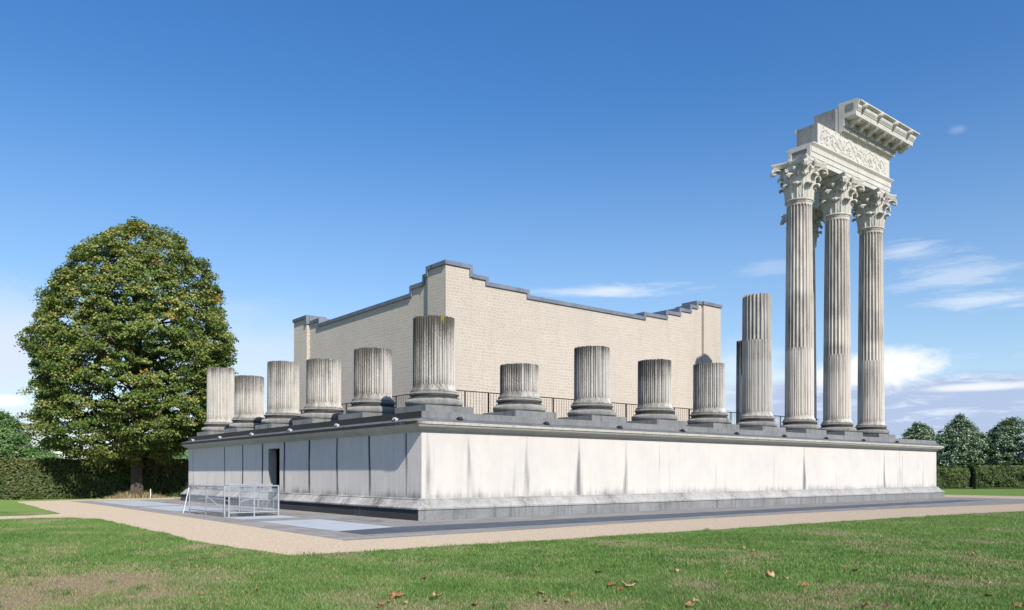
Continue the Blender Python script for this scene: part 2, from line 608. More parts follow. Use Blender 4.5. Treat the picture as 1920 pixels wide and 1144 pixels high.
# ------------------------------------------------------------------ ground
POD_L, POD_W = 41.7, 26.9
PIT = (-4.25, -2.3, 6.75, 10.95)
GRAVEL_OUT = [(-8.17, -8.18), (-5.2, -8.42), (-2.2, -8.65), (2.3, -8.9), (8.8, -9.14), (15.7, -9.45), (20, -9.8), (25, -10.3), (32, -11.4), (42, -13), (50.5, -14.5), (50.5, 36), (-2.4, 33.2), (-8.0, 31.2),
              (-8.1, 28.6), (-8.4, 18.8), (-8.7, 13.45), (-9.8, 12.75), (-12, 12.95), (-26, 14.6), (-26, 11.4), (-12, 10.1), (-10.06, 10.5), (-8.8, 10.15), (-8.25, 8.2), (-8.3, 4.7), (-8.4, -.3), (-8.6, -4.0), (-8.42, -5.75)]
PAVE_OUT = [(-5.64, -5.64), (-1.5, -5.55), (6.7, -5.2), (12, -5.2), (18, -5.3), (24, -5.8), (34, -7.2), (43.3, -8.6), (43.3, 30.4), (-5.4, 30.2), (-5.25, 21.7), (-5.4, 5.3)]
# lawns' dry patches: px-traced spots on the ground (x, y, radius along view, radius across, weight)


def ground_px(px, py):
    Y = 1494 * 1.65 / (py - 888)
    return cw((px - 960) / 1494 * Y, Y)


DRY = []
for px, py, wx, wy, w in ((150, 1095, 190, 26, 1.2), (60, 1120, 150, 26, 1.1), (260, 1112, 150, 18, .8), (40, 1080, 120, 12, .8), (330, 1075, 120, 12, .55), (20, 1050, 90, 8, .5), (90, 1062, 60, 5, .6), (230, 1062, 50, 5, .45), (370, 1025, 40, 5, .9), (130, 1000, 30, 2.5, .7), (60, 1022, 40, 3, .5), (690, 1130, 60, 12, .7), (640, 1125, 50, 10, .45), (600, 1085, 90, 8, .35),
                          (780, 1055, 60, 6, .55), (860, 1075, 60, 7, .5), (940, 1085, 30, 6, .45), (1010, 1130, 110, 12, .5), (1320, 1100, 60, 13, .75), (1290, 1090, 50, 10, .5), (1470, 1120, 60, 8, .75), (1570, 1135, 55, 9, .95), (1630, 1062, 30, 5, .65), (1560, 1000, 60, 6, .75), (1590, 1006, 30, 3, .5), (1700, 980, 60, 2, .55), (1400, 1063, 40, 6, .5),
                          (1750, 1118, 90, 12, .3), (1330, 1127, 60, 9, .3), (1900, 1085, 40, 6, .4), (400, 1130, 120, 14, .4), (240, 1140, 120, 8, .6), (1860, 1012, 60, 4, .25), (90, 953, 28, 5, .55)):
    gx, gy = ground_px(px, py)
    Y = 1494 * 1.65 / (py - 888)
    ra = wx * Y / 1494
    rl = abs(1494 * 1.65 / (max(py - wy, 893) - 888) - Y)
    DRY.append((gx, gy, ra, rl, w))


def vnoise(x, y, s, seed):
    """cheap value noise on arrays"""
    x = x * s + seed * 17.3
    y = y * s + seed * 9.1
    xi, yi = np.floor(x).astype(np.int64), np.floor(y).astype(np.int64)
    fx, fy = x - xi, y - yi
    fx, fy = fx * fx * (3 - 2 * fx), fy * fy * (3 - 2 * fy)

    def h(a, b):
        n = (a * 374761393 + b * 668265263 + seed * 1274126177) & 0xffffffff
        n = ((n ^ (n >> 13)) * 1274126177) & 0xffffffff
        return ((n ^ (n >> 16)) & 0xffff) / 65535.0
    return (h(xi, yi) * (1 - fx) + h(xi + 1, yi) * fx) * (1 - fy) + (h(xi, yi + 1) * (1 - fx) + h(xi + 1, yi + 1) * fx) * fy


def dryness(x, y):
    wob = vnoise(x, y, 2.3, 3) * .8 + vnoise(x, y, 6.1, 5) * .5
    d = np.zeros_like(x)
    for gx, gy, ra, rl, w in DRY:
        ax = (x - gx) * RT[0] + (y - gy) * RT[1]
        al = (x - gx) * FW[0] + (y - gy) * FW[1]
        q = (ax / ra) ** 2 + (al / rl) ** 2
        d = np.maximum(d, w * np.exp(-q * .9) * (.55 + .7 * wob))
    back = np.clip(vnoise(x, y, .55, 8) * .6 + vnoise(x, y, 1.7, 9) * .5 - .57, 0, 1) * 1.8
    return np.clip(np.maximum(d, back), 0, 1)


def build_ground():
    near = list(np.arange(-36, 40, .4))
    xs = sorted(set([-900, -500, -250, -120, -70, -50, 46, 52, 60, 70, 90, 130, 250, 500, 900, PIT[0], PIT[1]] + [round(float(v), 3) for v in near]))
    ys = sorted(set([-900, -400, -150, -60, 44, 60, 90, 150, 400, 900, PIT[2], PIT[3]] + [round(float(v), 3) for v in near]))
    X, Y = np.meshgrid(np.array(xs), np.array(ys), indexing='ij')
    nx, ny = X.shape
    verts = np.stack([X.ravel(), Y.ravel(), np.zeros(X.size)], 1)
    faces = []
    for i in range(nx - 1):
        for j in range(ny - 1):
            if PIT[0] - 1e-6 <= xs[i] < PIT[1] - 1e-6 and PIT[2] - 1e-6 <= ys[j] < PIT[3] - 1e-6:
                continue
            faces.append((i * ny + j, (i + 1) * ny + j, (i + 1) * ny + j + 1, i * ny + j + 1))
    me = bpy.data.meshes.new('lawn')
    me.from_pydata(verts.tolist(), [], faces)
    at = me.attributes.new('dry', 'FLOAT', 'POINT')
    at.data.foreach_set('value', dryness(X.ravel(), Y.ravel()).astype(np.float32))
    o = obj_from('lawn', me, M['lawn'])
    o['kind'] = 'structure'


def sheet(name, outer, holes, z, mat, damp=None):
    bm = bmesh.new()
    edges = []
    for loop in [outer] + holes:
        vs = [bm.verts.new((x, y, z)) for x, y in loop]
        for a, b in zip(vs, vs[1:] + vs[:1]):
            edges.append(bm.edges.new((a, b)))
    bmesh.ops.triangle_fill(bm, use_beauty=True, use_dissolve=False, edges=edges)
    bmesh.ops.recalc_face_normals(bm, faces=bm.faces)
    if sum(f.normal.z for f in bm.faces) < 0:
        bmesh.ops.reverse_faces(bm, faces=bm.faces)
    me = bpy.data.meshes.new(name)
    bm.to_mesh(me)
    bm.free()
    o = obj_from(name, me, mat)
    o['kind'] = 'structure'
    return o


def wobble(poly, amp, step, seed):
    """irregular worn edge along a traced outline"""
    rnd = random.Random(seed)
    out = []
    for (x0, y0), (x1, y1) in zip(poly, poly[1:] + poly[:1]):
        L = math.hypot(x1 - x0, y1 - y0)
        k = max(1, int(L / step))
        nx, ny = -(y1 - y0) / L, (x1 - x0) / L
        for i in range(k):
            t = i / k
            a = rnd.uniform(-amp, amp)
            out.append((x0 + (x1 - x0) * t + nx * a, y0 + (y1 - y0) * t + ny * a))
    return out


def rect(x0, x1, y0, y1):
    return [(x0, y0), (x1, y0), (x1, y1), (x0, y1)]


build_ground()
GRAVEL_W = wobble(GRAVEL_OUT, .07, .5, 4)
pit_r = rect(*PIT)
sheet('gravel_path', GRAVEL_W, [rect(-5.0, 42.5, -4.9, 29.8)], .004, M['gravel'])
INNER = rect(.4, POD_L - .4, .4, POD_W - .4)
sheet('stone_paving', PAVE_OUT, [pit_r, INNER], .008, M['paving'])
# damp dark blotches on the shaded paving strip: attribute left at zero except on the inner strip
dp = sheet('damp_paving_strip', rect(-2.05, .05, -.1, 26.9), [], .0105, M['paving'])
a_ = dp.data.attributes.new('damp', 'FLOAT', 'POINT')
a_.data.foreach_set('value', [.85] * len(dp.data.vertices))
sheet('steel_grating', rect(-2.2, 38.0, -4.38, -2.2) and [(-4.4, -4.4), (38.0, -4.1), (38.0, -2.35), (-2.2, -2.2), (-4.4, -2.75)], [], .012, M['grate_dull_tone'])
sheet('steel_grating', [(-4.4, -2.72), (-2.22, -2.17), (-2.15, 3.2), (-4.4, 3.2)], [], .012, M['grate_sheen_tone'])
sheet('steel_grating', rect(-4.4, -2.15, 4.7, 6.55), [], .012, M['grate_sheen_tone'])
sheet('steel_grating', rect(-4.4, -1.9, 12.6, 18.6), [], .012, M['grate_sheen_tone'])
sheet('steel_grating', rect(-4.4, -1.9, 19.4, 29.2), [], .012, M['grate_sheen_tone'])
sheet('grating_edging', [(-4.46, -4.5), (38.0, -4.2), (38.0, -4.12), (-4.46, -4.42)], [], .014, M['kerb'])

# stair pit under the mesh railing
pit = MB()
x0, x1, y0, y1 = PIT
pit.add([(x0, y0, 0.01), (x1, y0, 0.01), (x1, y1, 0.01), (x0, y1, 0.01), (x0, y0, -2.6), (x1, y0, -2.6), (x1, y1, -2.6), (x0, y1, -2.6)],
        [(0, 1, 5, 4), (1, 2, 6, 5), (2, 3, 7, 6), (3, 0, 4, 7), (4, 5, 6, 7)])
po = pit.build('stair_pit', M['concrete'], recalc=False)
po['kind'] = 'structure'
stp = MB()
for i in range(11):
    yb = y1 - .1 - i * .3
    stp.box(x0 + .02, x1 - .02, yb - .3, yb, -2.58, -.2 - i * .2)
so_ = stp.build('steps_down', M['concrete'])
so_['kind'] = 'structure'

# ------------------------------------------------------------------ podium
pod = empty('temple_podium', (0, 0, 0), 'long white stone temple podium with stained slabs and a dark doorway in its short side', 'podium')
DOOR = (12.78, 14.14, 2.85)
STAIN_F = [(.66, .16, .55), (.85, .1, .3), (2.45, .20, .5), (4.55, .05, .35), (4.62, .13, .33), (4.9, .05, .35), (5.22, .17, .55), (7.38, .07, .3), (8.01, .17, .85), (8.72, .06, .2), (10.82, .12, .62), (13.03, .06, .45), (13.73, .05, .35), (13.9, .1, .2), (16.34, .05, .35), (17.17, .05, .42), (19.5, .07, .18), (22.11, .06, .38), (25.02, .13, 1.0),
           (28.4, .08, .25), (30.8, .05, .25), (33.35, .08, .42), (34.06, .10, .9), (35.87, .07, .5), (36.1, .09, .55), (36.44, .06, .65), (37.1, .05, .35), (38.52, .07, .45), (39.37, .08, .6), (41.1, .12, .4)]
STAIN_L = [(25.66, .07, .85), (23.16, .06, .35), (20.26, .09, .9), (19.6, .04, .25), (17.56, .11, 1.1), (14.9, .12, 1.15), (12.25, .13, 1.1), (11.9, .3, .12), (9.53, .13, 1.1), (6.86, .10, 1.0), (4.11, .11, 1.1), (3.4, .04, .2), (1.39, .08, .85), (1.55, .18, .25), (.75, .05, .25)]


def stain_wall(s, z, lst, side):
    zt, zb = 3.13, .77
    t = np.clip((zt - z) / (zt - zb), 0, 1)
    d = np.zeros_like(s)
    for c, w, k in lst:
        if side == 'L':
            ww = w * .62 * (1.0 + .35 * t + .4 * np.clip(t - .72, 0, 1) * 3)
            amp = k * (1 - .45 * t ** 1.5)
        else:
            ww = w * (.30 + 1.15 * t ** 1.3)
            amp = k * .80 * (.85 + .2 * np.sin(3.0 * t) + .05 * t)
        off = .05 * np.sin(z * 2.1 + c * 5)
        q = np.abs(s - c - off * .5) / ww
        d = np.maximum(d, amp * np.exp(-q ** 2.2 * .9))
    low = np.clip((1.28 - z) / .5, 0, 1) ** 1.4
    grime = low * (.25 + .55 * vnoise(s, z, .9, 21) + .2 * vnoise(s, z, 3.1, 22))
    return np.clip(np.maximum(d, grime * .6), 0, 1.15)


def wall_face(name, side, s0, s1, hole=None):
    lst = STAIN_F if side in 'FB' else STAIN_L
    ss = list(np.arange(s0, s1, .085)) + [s1]
    zs = list(np.linspace(.76, 3.14, 22))
    if hole:
        ss = sorted([s for s in ss if min(abs(s - hole[0]), abs(s - hole[1])) > .03] + [hole[0], hole[1]])
        zs = sorted([z for z in zs if abs(z - hole[2]) > .04] + [hole[2]])
    S, Z = np.meshgrid(np.array(ss), np.array(zs), indexing='ij')
    st = stain_wall(S.ravel(), Z.ravel(), lst, side)
    mb = MB()
    ni, nj = S.shape
    if side == 'F':
        vs = [(s, .38, z) for s, z in zip(S.ravel(), Z.ravel())]
    elif side == 'L':
        vs = [(.38, s, z) for s, z in zip(S.ravel(), Z.ravel())]
    elif side == 'B':
        vs = [(s, POD_W - .38, z) for s, z in zip(S.ravel(), Z.ravel())]
    else:
        vs = [(POD_L - .38, s, z) for s, z in zip(S.ravel(), Z.ravel())]
    fs = []
    for i in range(ni - 1):
        for j in range(nj - 1):
            if hole and hole[0] - 1e-6 <= ss[i] < hole[1] - 1e-6 and zs[j] < hole[2] - 1e-6:
                continue
            q = (i * nj + j, (i + 1) * nj + j, (i + 1) * nj + j + 1, i * nj + j + 1)
            fs.append(q if side in 'FR' else q[::-1])
    mb.add(vs, fs, st)
    return mb.build(name, M['wall'] if side in 'FB' else M['wall_side'], pod, attr='stain', recalc=False)


wall_face('wall', 'F', .38, POD_L - .38)
wall_face('wall', 'L', .38, POD_W - .38, DOOR)
wall_face('wall', 'R', .38, POD_W - .38)
wall_face('wall', 'B', .38, POD_L - .38)


def side_pts(side, s, d, z):
    if side == 'F':
        return (s, d, z)
    if side == 'B':
        return (POD_L - s, POD_W - d, z)
    if side == 'L':
        return (d, s, z)
    return (POD_L - d, s, z)


def run(mb, side, prof, s0, s1, m0, m1, step=.6, stain=None):
    """moulding swept along one side; profile points (d, z); m0/m1 mitre the ends, otherwise capped square"""
    k = max(1, int((s1 - s0) / step))
    n = len(prof)
    vs, at = [], []
    for i in range(k + 1):
        for d, z in prof:
            s = s0 + (s1 - s0) * i / k
            if i == 0 and m0:
                s = s0 + d
            if i == k and m1:
                s = s1 - d
            vs.append(side_pts(side, s, d, z))
            at.append(stain(s, z) if stain else 0.0)
    fs = []
    for i in range(k):
        for j in range(n):
            jj = (j + 1) % n
            fs.append((i * n + j, i * n + jj, (i + 1) * n + jj, (i + 1) * n + j))
    if not m0:
        fs.append(tuple(range(n)))
    if not m1:
        fs.append(tuple(range(k * n, k * n + n))[::-1])
    mb.add(vs, fs, at)


rs = random.Random(5)


def side_tone(left_amt, front_amt, fr=.6):  # short faces take a higher base tone than the long ones
    def for_side(side):
        base = left_amt if side in 'LR' else front_amt
        ph = rs.uniform(0, 9)
        return lambda s, z: max(0.0, min(1.1, base + fr * .35 * (math.sin(s * 2.1 + ph) * math.sin(s * .73 + ph * 2) + .5 * math.sin(s * 5.3 + ph))))
    return for_side


P_PLINTH = [(.03, 0.0), (.03, .385), (.95, .385), (.95, 0.0)]
P_MOULD = [(.0, .385), (-.005, .41), (.0, .45), (.03, .475), (.06, .48), (.085, .50), (.15, .56), (.215, .65), (.245, .695), (.275, .70), (.285, .72), (.275, .735), (.315, .74), (.33, .755), (.33, .765), (.38, .775), (.95, .775), (.95, .385)]
P_CORN = [(.95, 3.12), (.38, 3.12), (.345, 3.125), (.345, 3.155), (.325, 3.16), (.32, 3.19), (.30, 3.20), (.26, 3.215), (.19, 3.25), (.12, 3.30), (.075, 3.35), (.06, 3.385), (.03, 3.39), (.02, 3.485), (.95, 3.485)]
P_FLASH = [(.05, 3.487), (.035, 3.50), (.05, 3.52), (.36, 3.62), (.95, 3.62), (.95, 3.487)]
P_COURSE = [(.38, 3.60), (.38, 3.86), (3.0, 3.86), (3.0, 3.60)]


def ring(name, prof, mat, amounts, door=False, step=.6, smooth=True):
    f = side_tone(*amounts)
    mb = MB()
    for side, L in (('F', POD_L), ('B', POD_L), ('R', POD_W)):
        run(mb, side, prof, 0, L, True, True, step, f(side))
    if door:
        fl = f('L')
        run(mb, 'L', prof, 0, DOOR[0], True, False, step, fl)
        run(mb, 'L', prof, DOOR[1], POD_W, False, True, step, fl)
    else:
        run(mb, 'L', prof, 0, POD_W, True, True, step, f('L'))
    return mb.build(name, mat, pod, attr='stain', smooth=smooth, auto=28)


ring('plinth', P_PLINTH, M['plinth'], (.85, .12, .5), door=True, smooth=False)
ring('base_moulding', P_MOULD, M['moulding'], (.42, .20, .5), door=True)
# cornice with moss patch at the near corner
co = ring('cornice', P_CORN, M['cornice'], (.10, .06, .2))
me = co.data
cc = np.zeros(len(me.vertices) * 3, dtype=np.float32)
me.vertices.foreach_get('co', cc)
cc = cc.reshape(-1, 3)
st = np.zeros(len(cc), dtype=np.float32)
me.attributes['stain'].data.foreach_get('value', st)
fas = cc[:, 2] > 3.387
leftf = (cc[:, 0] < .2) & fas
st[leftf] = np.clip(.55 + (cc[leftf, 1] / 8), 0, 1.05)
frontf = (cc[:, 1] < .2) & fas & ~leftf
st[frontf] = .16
me.attributes['stain'].data.foreach_set('value', st)
fl_ = ring('flashing', P_FLASH, M['lead'], (0, 0, 0))
ring('blocking_course', P_COURSE, M['course'], (.95, .06, .6), smooth=False)
mo = MB()
mo.box(.04, .34, .05, .30, 3.50, 3.525)
mo.box(-.002, .06, .05, .8, 3.49, 3.512)
mo_o = mo.build('lichen_patch', mk_simple('yellow_lichen', (.50, .46, .06), (.36, .34, .10), 12, .95, .1), pod)
fl = MB()
fl.box(2.9, POD_L - 2.9, 2.9, POD_W - 2.9, 3.5, 3.80)
fl.build('terrace_floor', M['course'], pod, attr='stain')
# door passage: reveals lit from outside, then a dark chamber behind
dr = MB()
a0, a1, zt = DOOR
dr.add([(.38, a0, 0), (.78, a0, 0), (.78, a0, zt), (.38, a0, zt)], [(0, 1, 2, 3)])
dr.add([(.38, a1, 0), (.78, a1, 0), (.78, a1, zt), (.38, a1, zt)], [(0, 3, 2, 1)])
dr.add([(.38, a0, zt), (.78, a0, zt), (.78, a1, zt), (.38, a1, zt)], [(0, 1, 2, 3)])
dr.build('door_reveal', M['moulding'], pod, attr='stain', recalc=False)
rm = MB()
X0, X1, Y0, Y1, Z1 = .78, 5.5, a0 - .05, a1 + 2.5, 3.2
rm.add([(X0, Y0, .02), (X1, Y0, .02), (X1, Y1, .02), (X0, Y1, .02), (X0, Y0, Z1), (X1, Y0, Z1), (X1, Y1, Z1), (X0, Y1, Z1)],
       [(0, 1, 2, 3), (4, 7, 6, 5), (0, 4, 5, 1), (1, 5, 6, 2), (2, 6, 7, 3)])
rm.add([(X0, a1, .02), (X0, Y1, .02), (X0, Y1, Z1), (X0, a1, Z1)], [(0, 1, 2, 3)])
rm.add([(X0, Y0, zt), (X0, a1, zt), (X0, a1, Z1), (X0, Y0, Z1)], [(0, 1, 2, 3)])
rm.build('dark_chamber', M['concrete'], pod, recalc=False)

# ------------------------------------------------------------------ columns
R0 = .80
NECK = 17.30
CABLE_TOP = 8.84
ZB = 3.86          # column foot on the blocking course
PHS = [-.42, -.38, -.30, -.17, 0.0, .17, .30, .38, .42, .5]
D_OPEN = [0, .050, .078, .096, .102, .096, .078, .050, 0, 0]
D_CABLE = [0, .066, .058, .012, .0, .012, .058, .066, 0, 0]
NF = 24


def rad_at(z):
    t = max(0, (z - 4.9) / (NECK - 4.9))
    return R0 - .105 * t ** 1.35


def flute_ring(z, kind, sc_=1.0):
    """angles and radii for one ring; sc_ narrows the flutes (rounded ends)"""
    r = rad_at(z)
    out = []
    D = D_OPEN if kind == 'open' else D_CABLE
    for f in range(NF):
        for ph, d in zip(PHS, D):
            p = ph if ph == .5 else ph * max(sc_, .06)
            dd = d * (1 if sc_ > .1 else 0)
            out.append(((f + p) * 2 * math.pi / NF, r - dd))
    return out


def plain_ring(r):
    return [((f + ph) * 2 * math.pi / NF, r) for f in range(NF) for ph in PHS]


def shaft_mesh(ztop, full, rnd, drums, dirt_tone):
    rings = []   # (z, ring)
    rings.append((4.72, plain_ring(R0 + .085)))
    rings.append((4.775, plain_ring(R0 + .075)))
    rings.append((4.785, plain_ring(R0 + .045)))
    rings.append((4.84, plain_ring(R0 + .012)))
    rings.append((4.90, plain_ring(R0)))
    w = .42 * 2 * math.pi * R0 / NF
    z = 4.93
    for t in (0, .1, .35, .65, 1):
        rings.append((z + w * t, flute_ring(z + w * t, 'cable', math.sqrt(max(0, 1 - (1 - t) ** 2)))))
    zt = ztop if not full else 17.02
    ct = min(CABLE_TOP, zt)
    zz = z + w + .25
    while zz < ct - .2:
        rings.append((zz, flute_ring(zz, 'cable')))
        zz += .33
    rings.append((ct, flute_ring(ct, 'cable')))
    if zt > CABLE_TOP + .1:
        rings.append((ct + .015, flute_ring(ct + .015, 'open')))
        zz = ct + .4
        while zz < zt - .3:
            rings.append((zz, flute_ring(zz, 'open')))
            zz += .5
        if full:
            for t in (1, .65, .35, .1, 0):
                rings.append((zt - w * t, flute_ring(zt - w * t, 'open', math.sqrt(max(0, 1 - (1 - t) ** 2)))))
        else:
            rings.append((zt, flute_ring(zt, 'open')))
    if full:
        rr = rad_at(NECK)
        for dz, dr_ in ((.06, .0), (.11, .012), (.15, .045), (.20, .05), (.21, .055), (.235, .10), (.275, .118), (.315, .10), (.33, .06)):
            rings.append((17.02 + dz, plain_ring(rr + dr_)))
    n = NF * len(PHS)
    vs, st, ms = [], [], []
    ph = rnd.uniform(0, 6.28)
    yellow = dirt_tone.get('yellow')
    chips = [(rnd.uniform(.02, .06) if rnd.random() < .12 else rnd.uniform(0, .02)) for _ in range(NF * 2)]
    for k, (z, rg) in enumerate(rings):
        last = (k == len(rings) - 1) and not full
        tone = 0.0
        for zd, tv in drums:
            if z > zd:
                tone = tv
        rz_ = max(r for _, r in rg)
        for (t, r) in rg:
            jz = (rnd.uniform(-.018, .01) - chips[int(t / (2 * math.pi) * NF * 2) % (NF * 2)] if last else 0)
            vs.append((r * math.cos(t), r * math.sin(t), z - ZB + jz))
            # lichen runs down from the broken top; tone is darker towards (-x, +y)
            side = .5 + .5 * math.cos(t - math.pi * .97)
            top = math.exp(-(ztop - z) / dirt_tone.get('len', .7)) if not full else 0
            run_ = .5 + .5 * math.sin(t * 7 + ph) * math.sin(t * 3 + ph * 2)
            s = top * (dirt_tone.get('top', .5)) * (.62 + .4 * run_) + dirt_tone.get('side', .3) * side ** 3 * (.7 + .25 * run_) + tone + min(.5, (rz_ - r) * dirt_tone.get('groove', 5.0))  # tone also deepens with flute depth
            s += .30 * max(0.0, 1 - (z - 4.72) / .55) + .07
            st.append(min(1.1, max(0, s)))
            y_ = 0
            if yellow:
                da = (t - yellow + math.pi) % (2 * math.pi) - math.pi
                y_ = math.exp(-(da / .11) ** 2) * math.exp(-(ztop - z) / .35) * 1.1
            ms.append(y_)
    fs = []
    for i in range(len(rings) - 1):
        for k in range(n):
            kk = (k + 1) % n
            fs.append((i * n + k, i * n + kk, (i + 1) * n + kk, (i + 1) * n + k))
    c = len(vs)
    vs.append((0, 0, rings[-1][0] - ZB))
    st.append(.3)
    ms.append(0)
    b = (len(rings) - 1) * n
    fs += [(b + k, b + (k + 1) % n, c) for k in range(n)]
    me_ = bpy.data.meshes.new('shaft')
    me_.from_pydata(vs, [], fs)
    me_.attributes.new('stain', 'FLOAT', 'POINT').data.foreach_set('value', np.array(st, dtype=np.float32))
    me_.attributes.new('moss', 'FLOAT', 'POINT').data.foreach_set('value', np.array(ms, dtype=np.float32))
    me_.polygons.foreach_set('use_smooth', [True] * len(fs))
    me_.set_sharp_from_angle(angle=R(24))
    return me_


def base_prof():
    z = 4.145 - ZB
    p = [(.90, z), (1.02, z + .005)]
    for k in range(9):
        t = -math.pi / 2 + math.pi * k / 8
        p.append((.965 + .135 * math.cos(t), z + .145 + .14 * math.sin(t)))
    p += [(.975, z + .287), (.975, z + .315), (.955, z + .32)]
    for k in range(1, 6):
        t = k / 6
        p.append((.955 - .075 * math.sin(t * math.pi * .62), z + .32 + .09 * t))
    p += [(.905, z + .41), (.905, z + .43)]
    for k in range(7):
        t = -math.pi / 2 + math.pi * k / 6
        p.append((.90 + .055 * math.cos(t), z + .485 + .05 * math.sin(t)))
    p += [(.90, z + .54), (.90, z + .56), (.886, z + .565), (.886, z + .58)]
    return p


def base_mesh():
    mb = MB()
    pr = base_prof()
    rec = {0: .9, 11: .6, 12: .7, 13: .9, 14: 1.0, 15: 1.0, 16: 1.0, 17: .9, 18: .8, 19: .4, 28: .9, 27: .8}  # shade of the scotia and fillets put into the colour
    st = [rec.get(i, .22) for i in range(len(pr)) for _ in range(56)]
    mb.lathe(pr, 56, cap=True)
    mb.att = st
    return mb


def plinth_mb():
    mb = MB()
    mb.box(-1.075, 1.075, -1.075, 1.075, 0, 4.145 - ZB, 0)
    return mb


plinth_src = base_src = None


def column(x, y, ztop, label, full=False, mat='stub', dirt_tone=None, group=None, name='broken_column', seed=0):
    global plinth_src, base_src
    rnd = random.Random(seed * 31 + 7)
    t = empty(name, (x, y, ZB), label, 'column', group)
    if plinth_src is None:
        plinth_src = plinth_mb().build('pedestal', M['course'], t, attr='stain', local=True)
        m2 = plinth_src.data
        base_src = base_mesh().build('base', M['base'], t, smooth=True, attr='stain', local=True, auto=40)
    else:
        copy_part(plinth_src, t)
        copy_part(base_src, t)
    drums = [(4.0, 0.0)]
    zz = 4.9 + rnd.uniform(1.2, 1.9)
    while zz < ztop:
        drums.append((zz, rnd.choice([0, 0, .1, .18])))
        zz += rnd.uniform(1.3, 2.1)
    me_ = shaft_mesh(ztop, full, rnd, drums, dirt_tone or {})
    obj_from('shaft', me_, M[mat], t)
    return t


SP, SQ = 4.19, 4.69
G1 = 'broken fluted columns along the podium edge'
FRONT = [(0, 7.52, 'broken fluted column on the podium corner with a yellow lichen stain at its rim', dict(top=.95, len=.8, side=.38, yellow=R(262))),
         (1, 6.10, 'shortest broken fluted column, a squat dark-topped stub on the sunny long side', dict(top=.55, len=.5, side=.4)),
         (2, 7.23, 'broken fluted column between the squat stub and the third stub of the sunny long side', dict(top=.6, len=.5, side=.32)),
         (3, 7.03, 'broken fluted column, third stub past the corner on the sunny long side', dict(top=.6, len=.4, side=.4)),
         (4, 7.24, 'broken fluted column standing before the far end pilaster of the beige building', dict(top=.4, len=.5, side=.32)),
         (5, 11.34, 'half height broken fluted column beside the three tall columns, twice the stubs', dict(top=.22, len=.8, side=.12, groove=.8))]
for i, zt, lab, dy in FRONT:
    column(1.92 + SP * i, 1.92, zt, lab, dirt_tone=dy, group=G1, seed=i)
SIDE = [(1, 6.90, 'broken fluted column next to the lichen stained corner column on the shaded short side', dict(top=.65, len=.6, side=.45)),
        (2, 6.97, 'broken fluted column, second past the corner along the shaded short side', dict(top=.4, len=.4, side=.35)),
        (3, 7.38, 'broken fluted column above the podium doorway, with sky just behind it', dict(top=.35, len=.5, side=.3)),
        (4, 7.09, 'lowest broken fluted column of the shaded short side, second from the linden', dict(top=.35, len=.5, side=.3)),
        (5, 8.02, 'broken fluted column at the end of the short side, against the linden crown', dict(top=.6, len=.3, side=.2))]
for j, zt, lab, dy in SIDE:
    column(1.92, 1.92 + SQ * j, zt, lab, dirt_tone=dy, group=G1, seed=10 + j)
column(1.92 + SP * 8, 1.92 + SQ * 2 - .1, 11.37, 'dark broken fluted column half hidden behind the half height column', dirt_tone=dict(top=.3, len=.6, side=.25), group=G1, seed=20)


# ---- corinthian capital
def acanthus(h, w, curl, rb, rb_top):
    """one leaf, base at the bell, rising h, lobed edges, tip rolling outward by curl; capital axis at the origin, leaf facing +x"""
    nt, ns = 22, 11
    pts_f, pts_b = [], []
    for i in range(nt):
        t = i / (nt - 1)
        if t < .74:
            q = t / .74
            zz = h * .90 * q
            out = .025 + .045 * q + .05 * q ** 4
        else:
            q = (t - .74) / .26
            a = q * math.pi * .95
            zz = h * .90 + h * .10 * math.sin(min(a, math.pi * .5)) - (h * .17 * (1 - math.cos(max(0, a - math.pi * .5))) if a > math.pi * .5 else 0)
            out = .12 + curl * (1 - math.cos(a)) * .5
        rbell = rb + (rb_top - rb) * min(1, zz / 1.6)
        wid = w * (.80 + .35 * math.sin(min(1, t / .55) * math.pi * .6)) * (1 if t < .50 else max(.16, 1 - ((t - .50) / .5) ** 1.7 * .84))
        lobe = abs(math.sin(t * math.pi * 4.0))
        wid *= .70 + .38 * lobe ** .6
        for j in range(ns):
            s = (j / (ns - 1) - .5) * 2
            lat = s * wid / 2
            rr = rbell + out + (.05 * abs(s) ** 2 * lobe if t > .25 else 0) - .045 * abs(s) * (t < .74) + (.03 if j == ns // 2 else 0) + .022 * math.cos(s * math.pi * 3)
            zoff = -(.09 * s * s * (t > .7)) + .07 * abs(s) * lobe * (t < .74)
            ang = lat / rbell
            p = (rr * math.cos(ang), rr * math.sin(ang), zz + zoff)
            pts_f.append(p)
            k = (rr - .045) / rr
            pts_b.append((p[0] * k, p[1] * k, p[2] - .014))
    vs = pts_f + pts_b
    nn = nt * ns
    fs = []
    for i in range(nt - 1):
        for j in range(ns - 1):
            a = i * ns + j
            fs.append((a, a + 1, a + ns + 1, a + ns))
            fs.append((nn + a, nn + a + ns, nn + a + ns + 1, nn + a + 1))
    rim = [i for i in range(ns)] + [i * ns + ns - 1 for i in range(1, nt)] + [(nt - 1) * ns + j for j in range(ns - 2, -1, -1)] + [i * ns for i in range(nt - 2, 0, -1)]
    for a, b in zip(rim, rim[1:] + rim[:1]):
        fs.append((a, nn + a, nn + b, b))
    mb = MB()
    mb.add(vs, fs)
    return mb


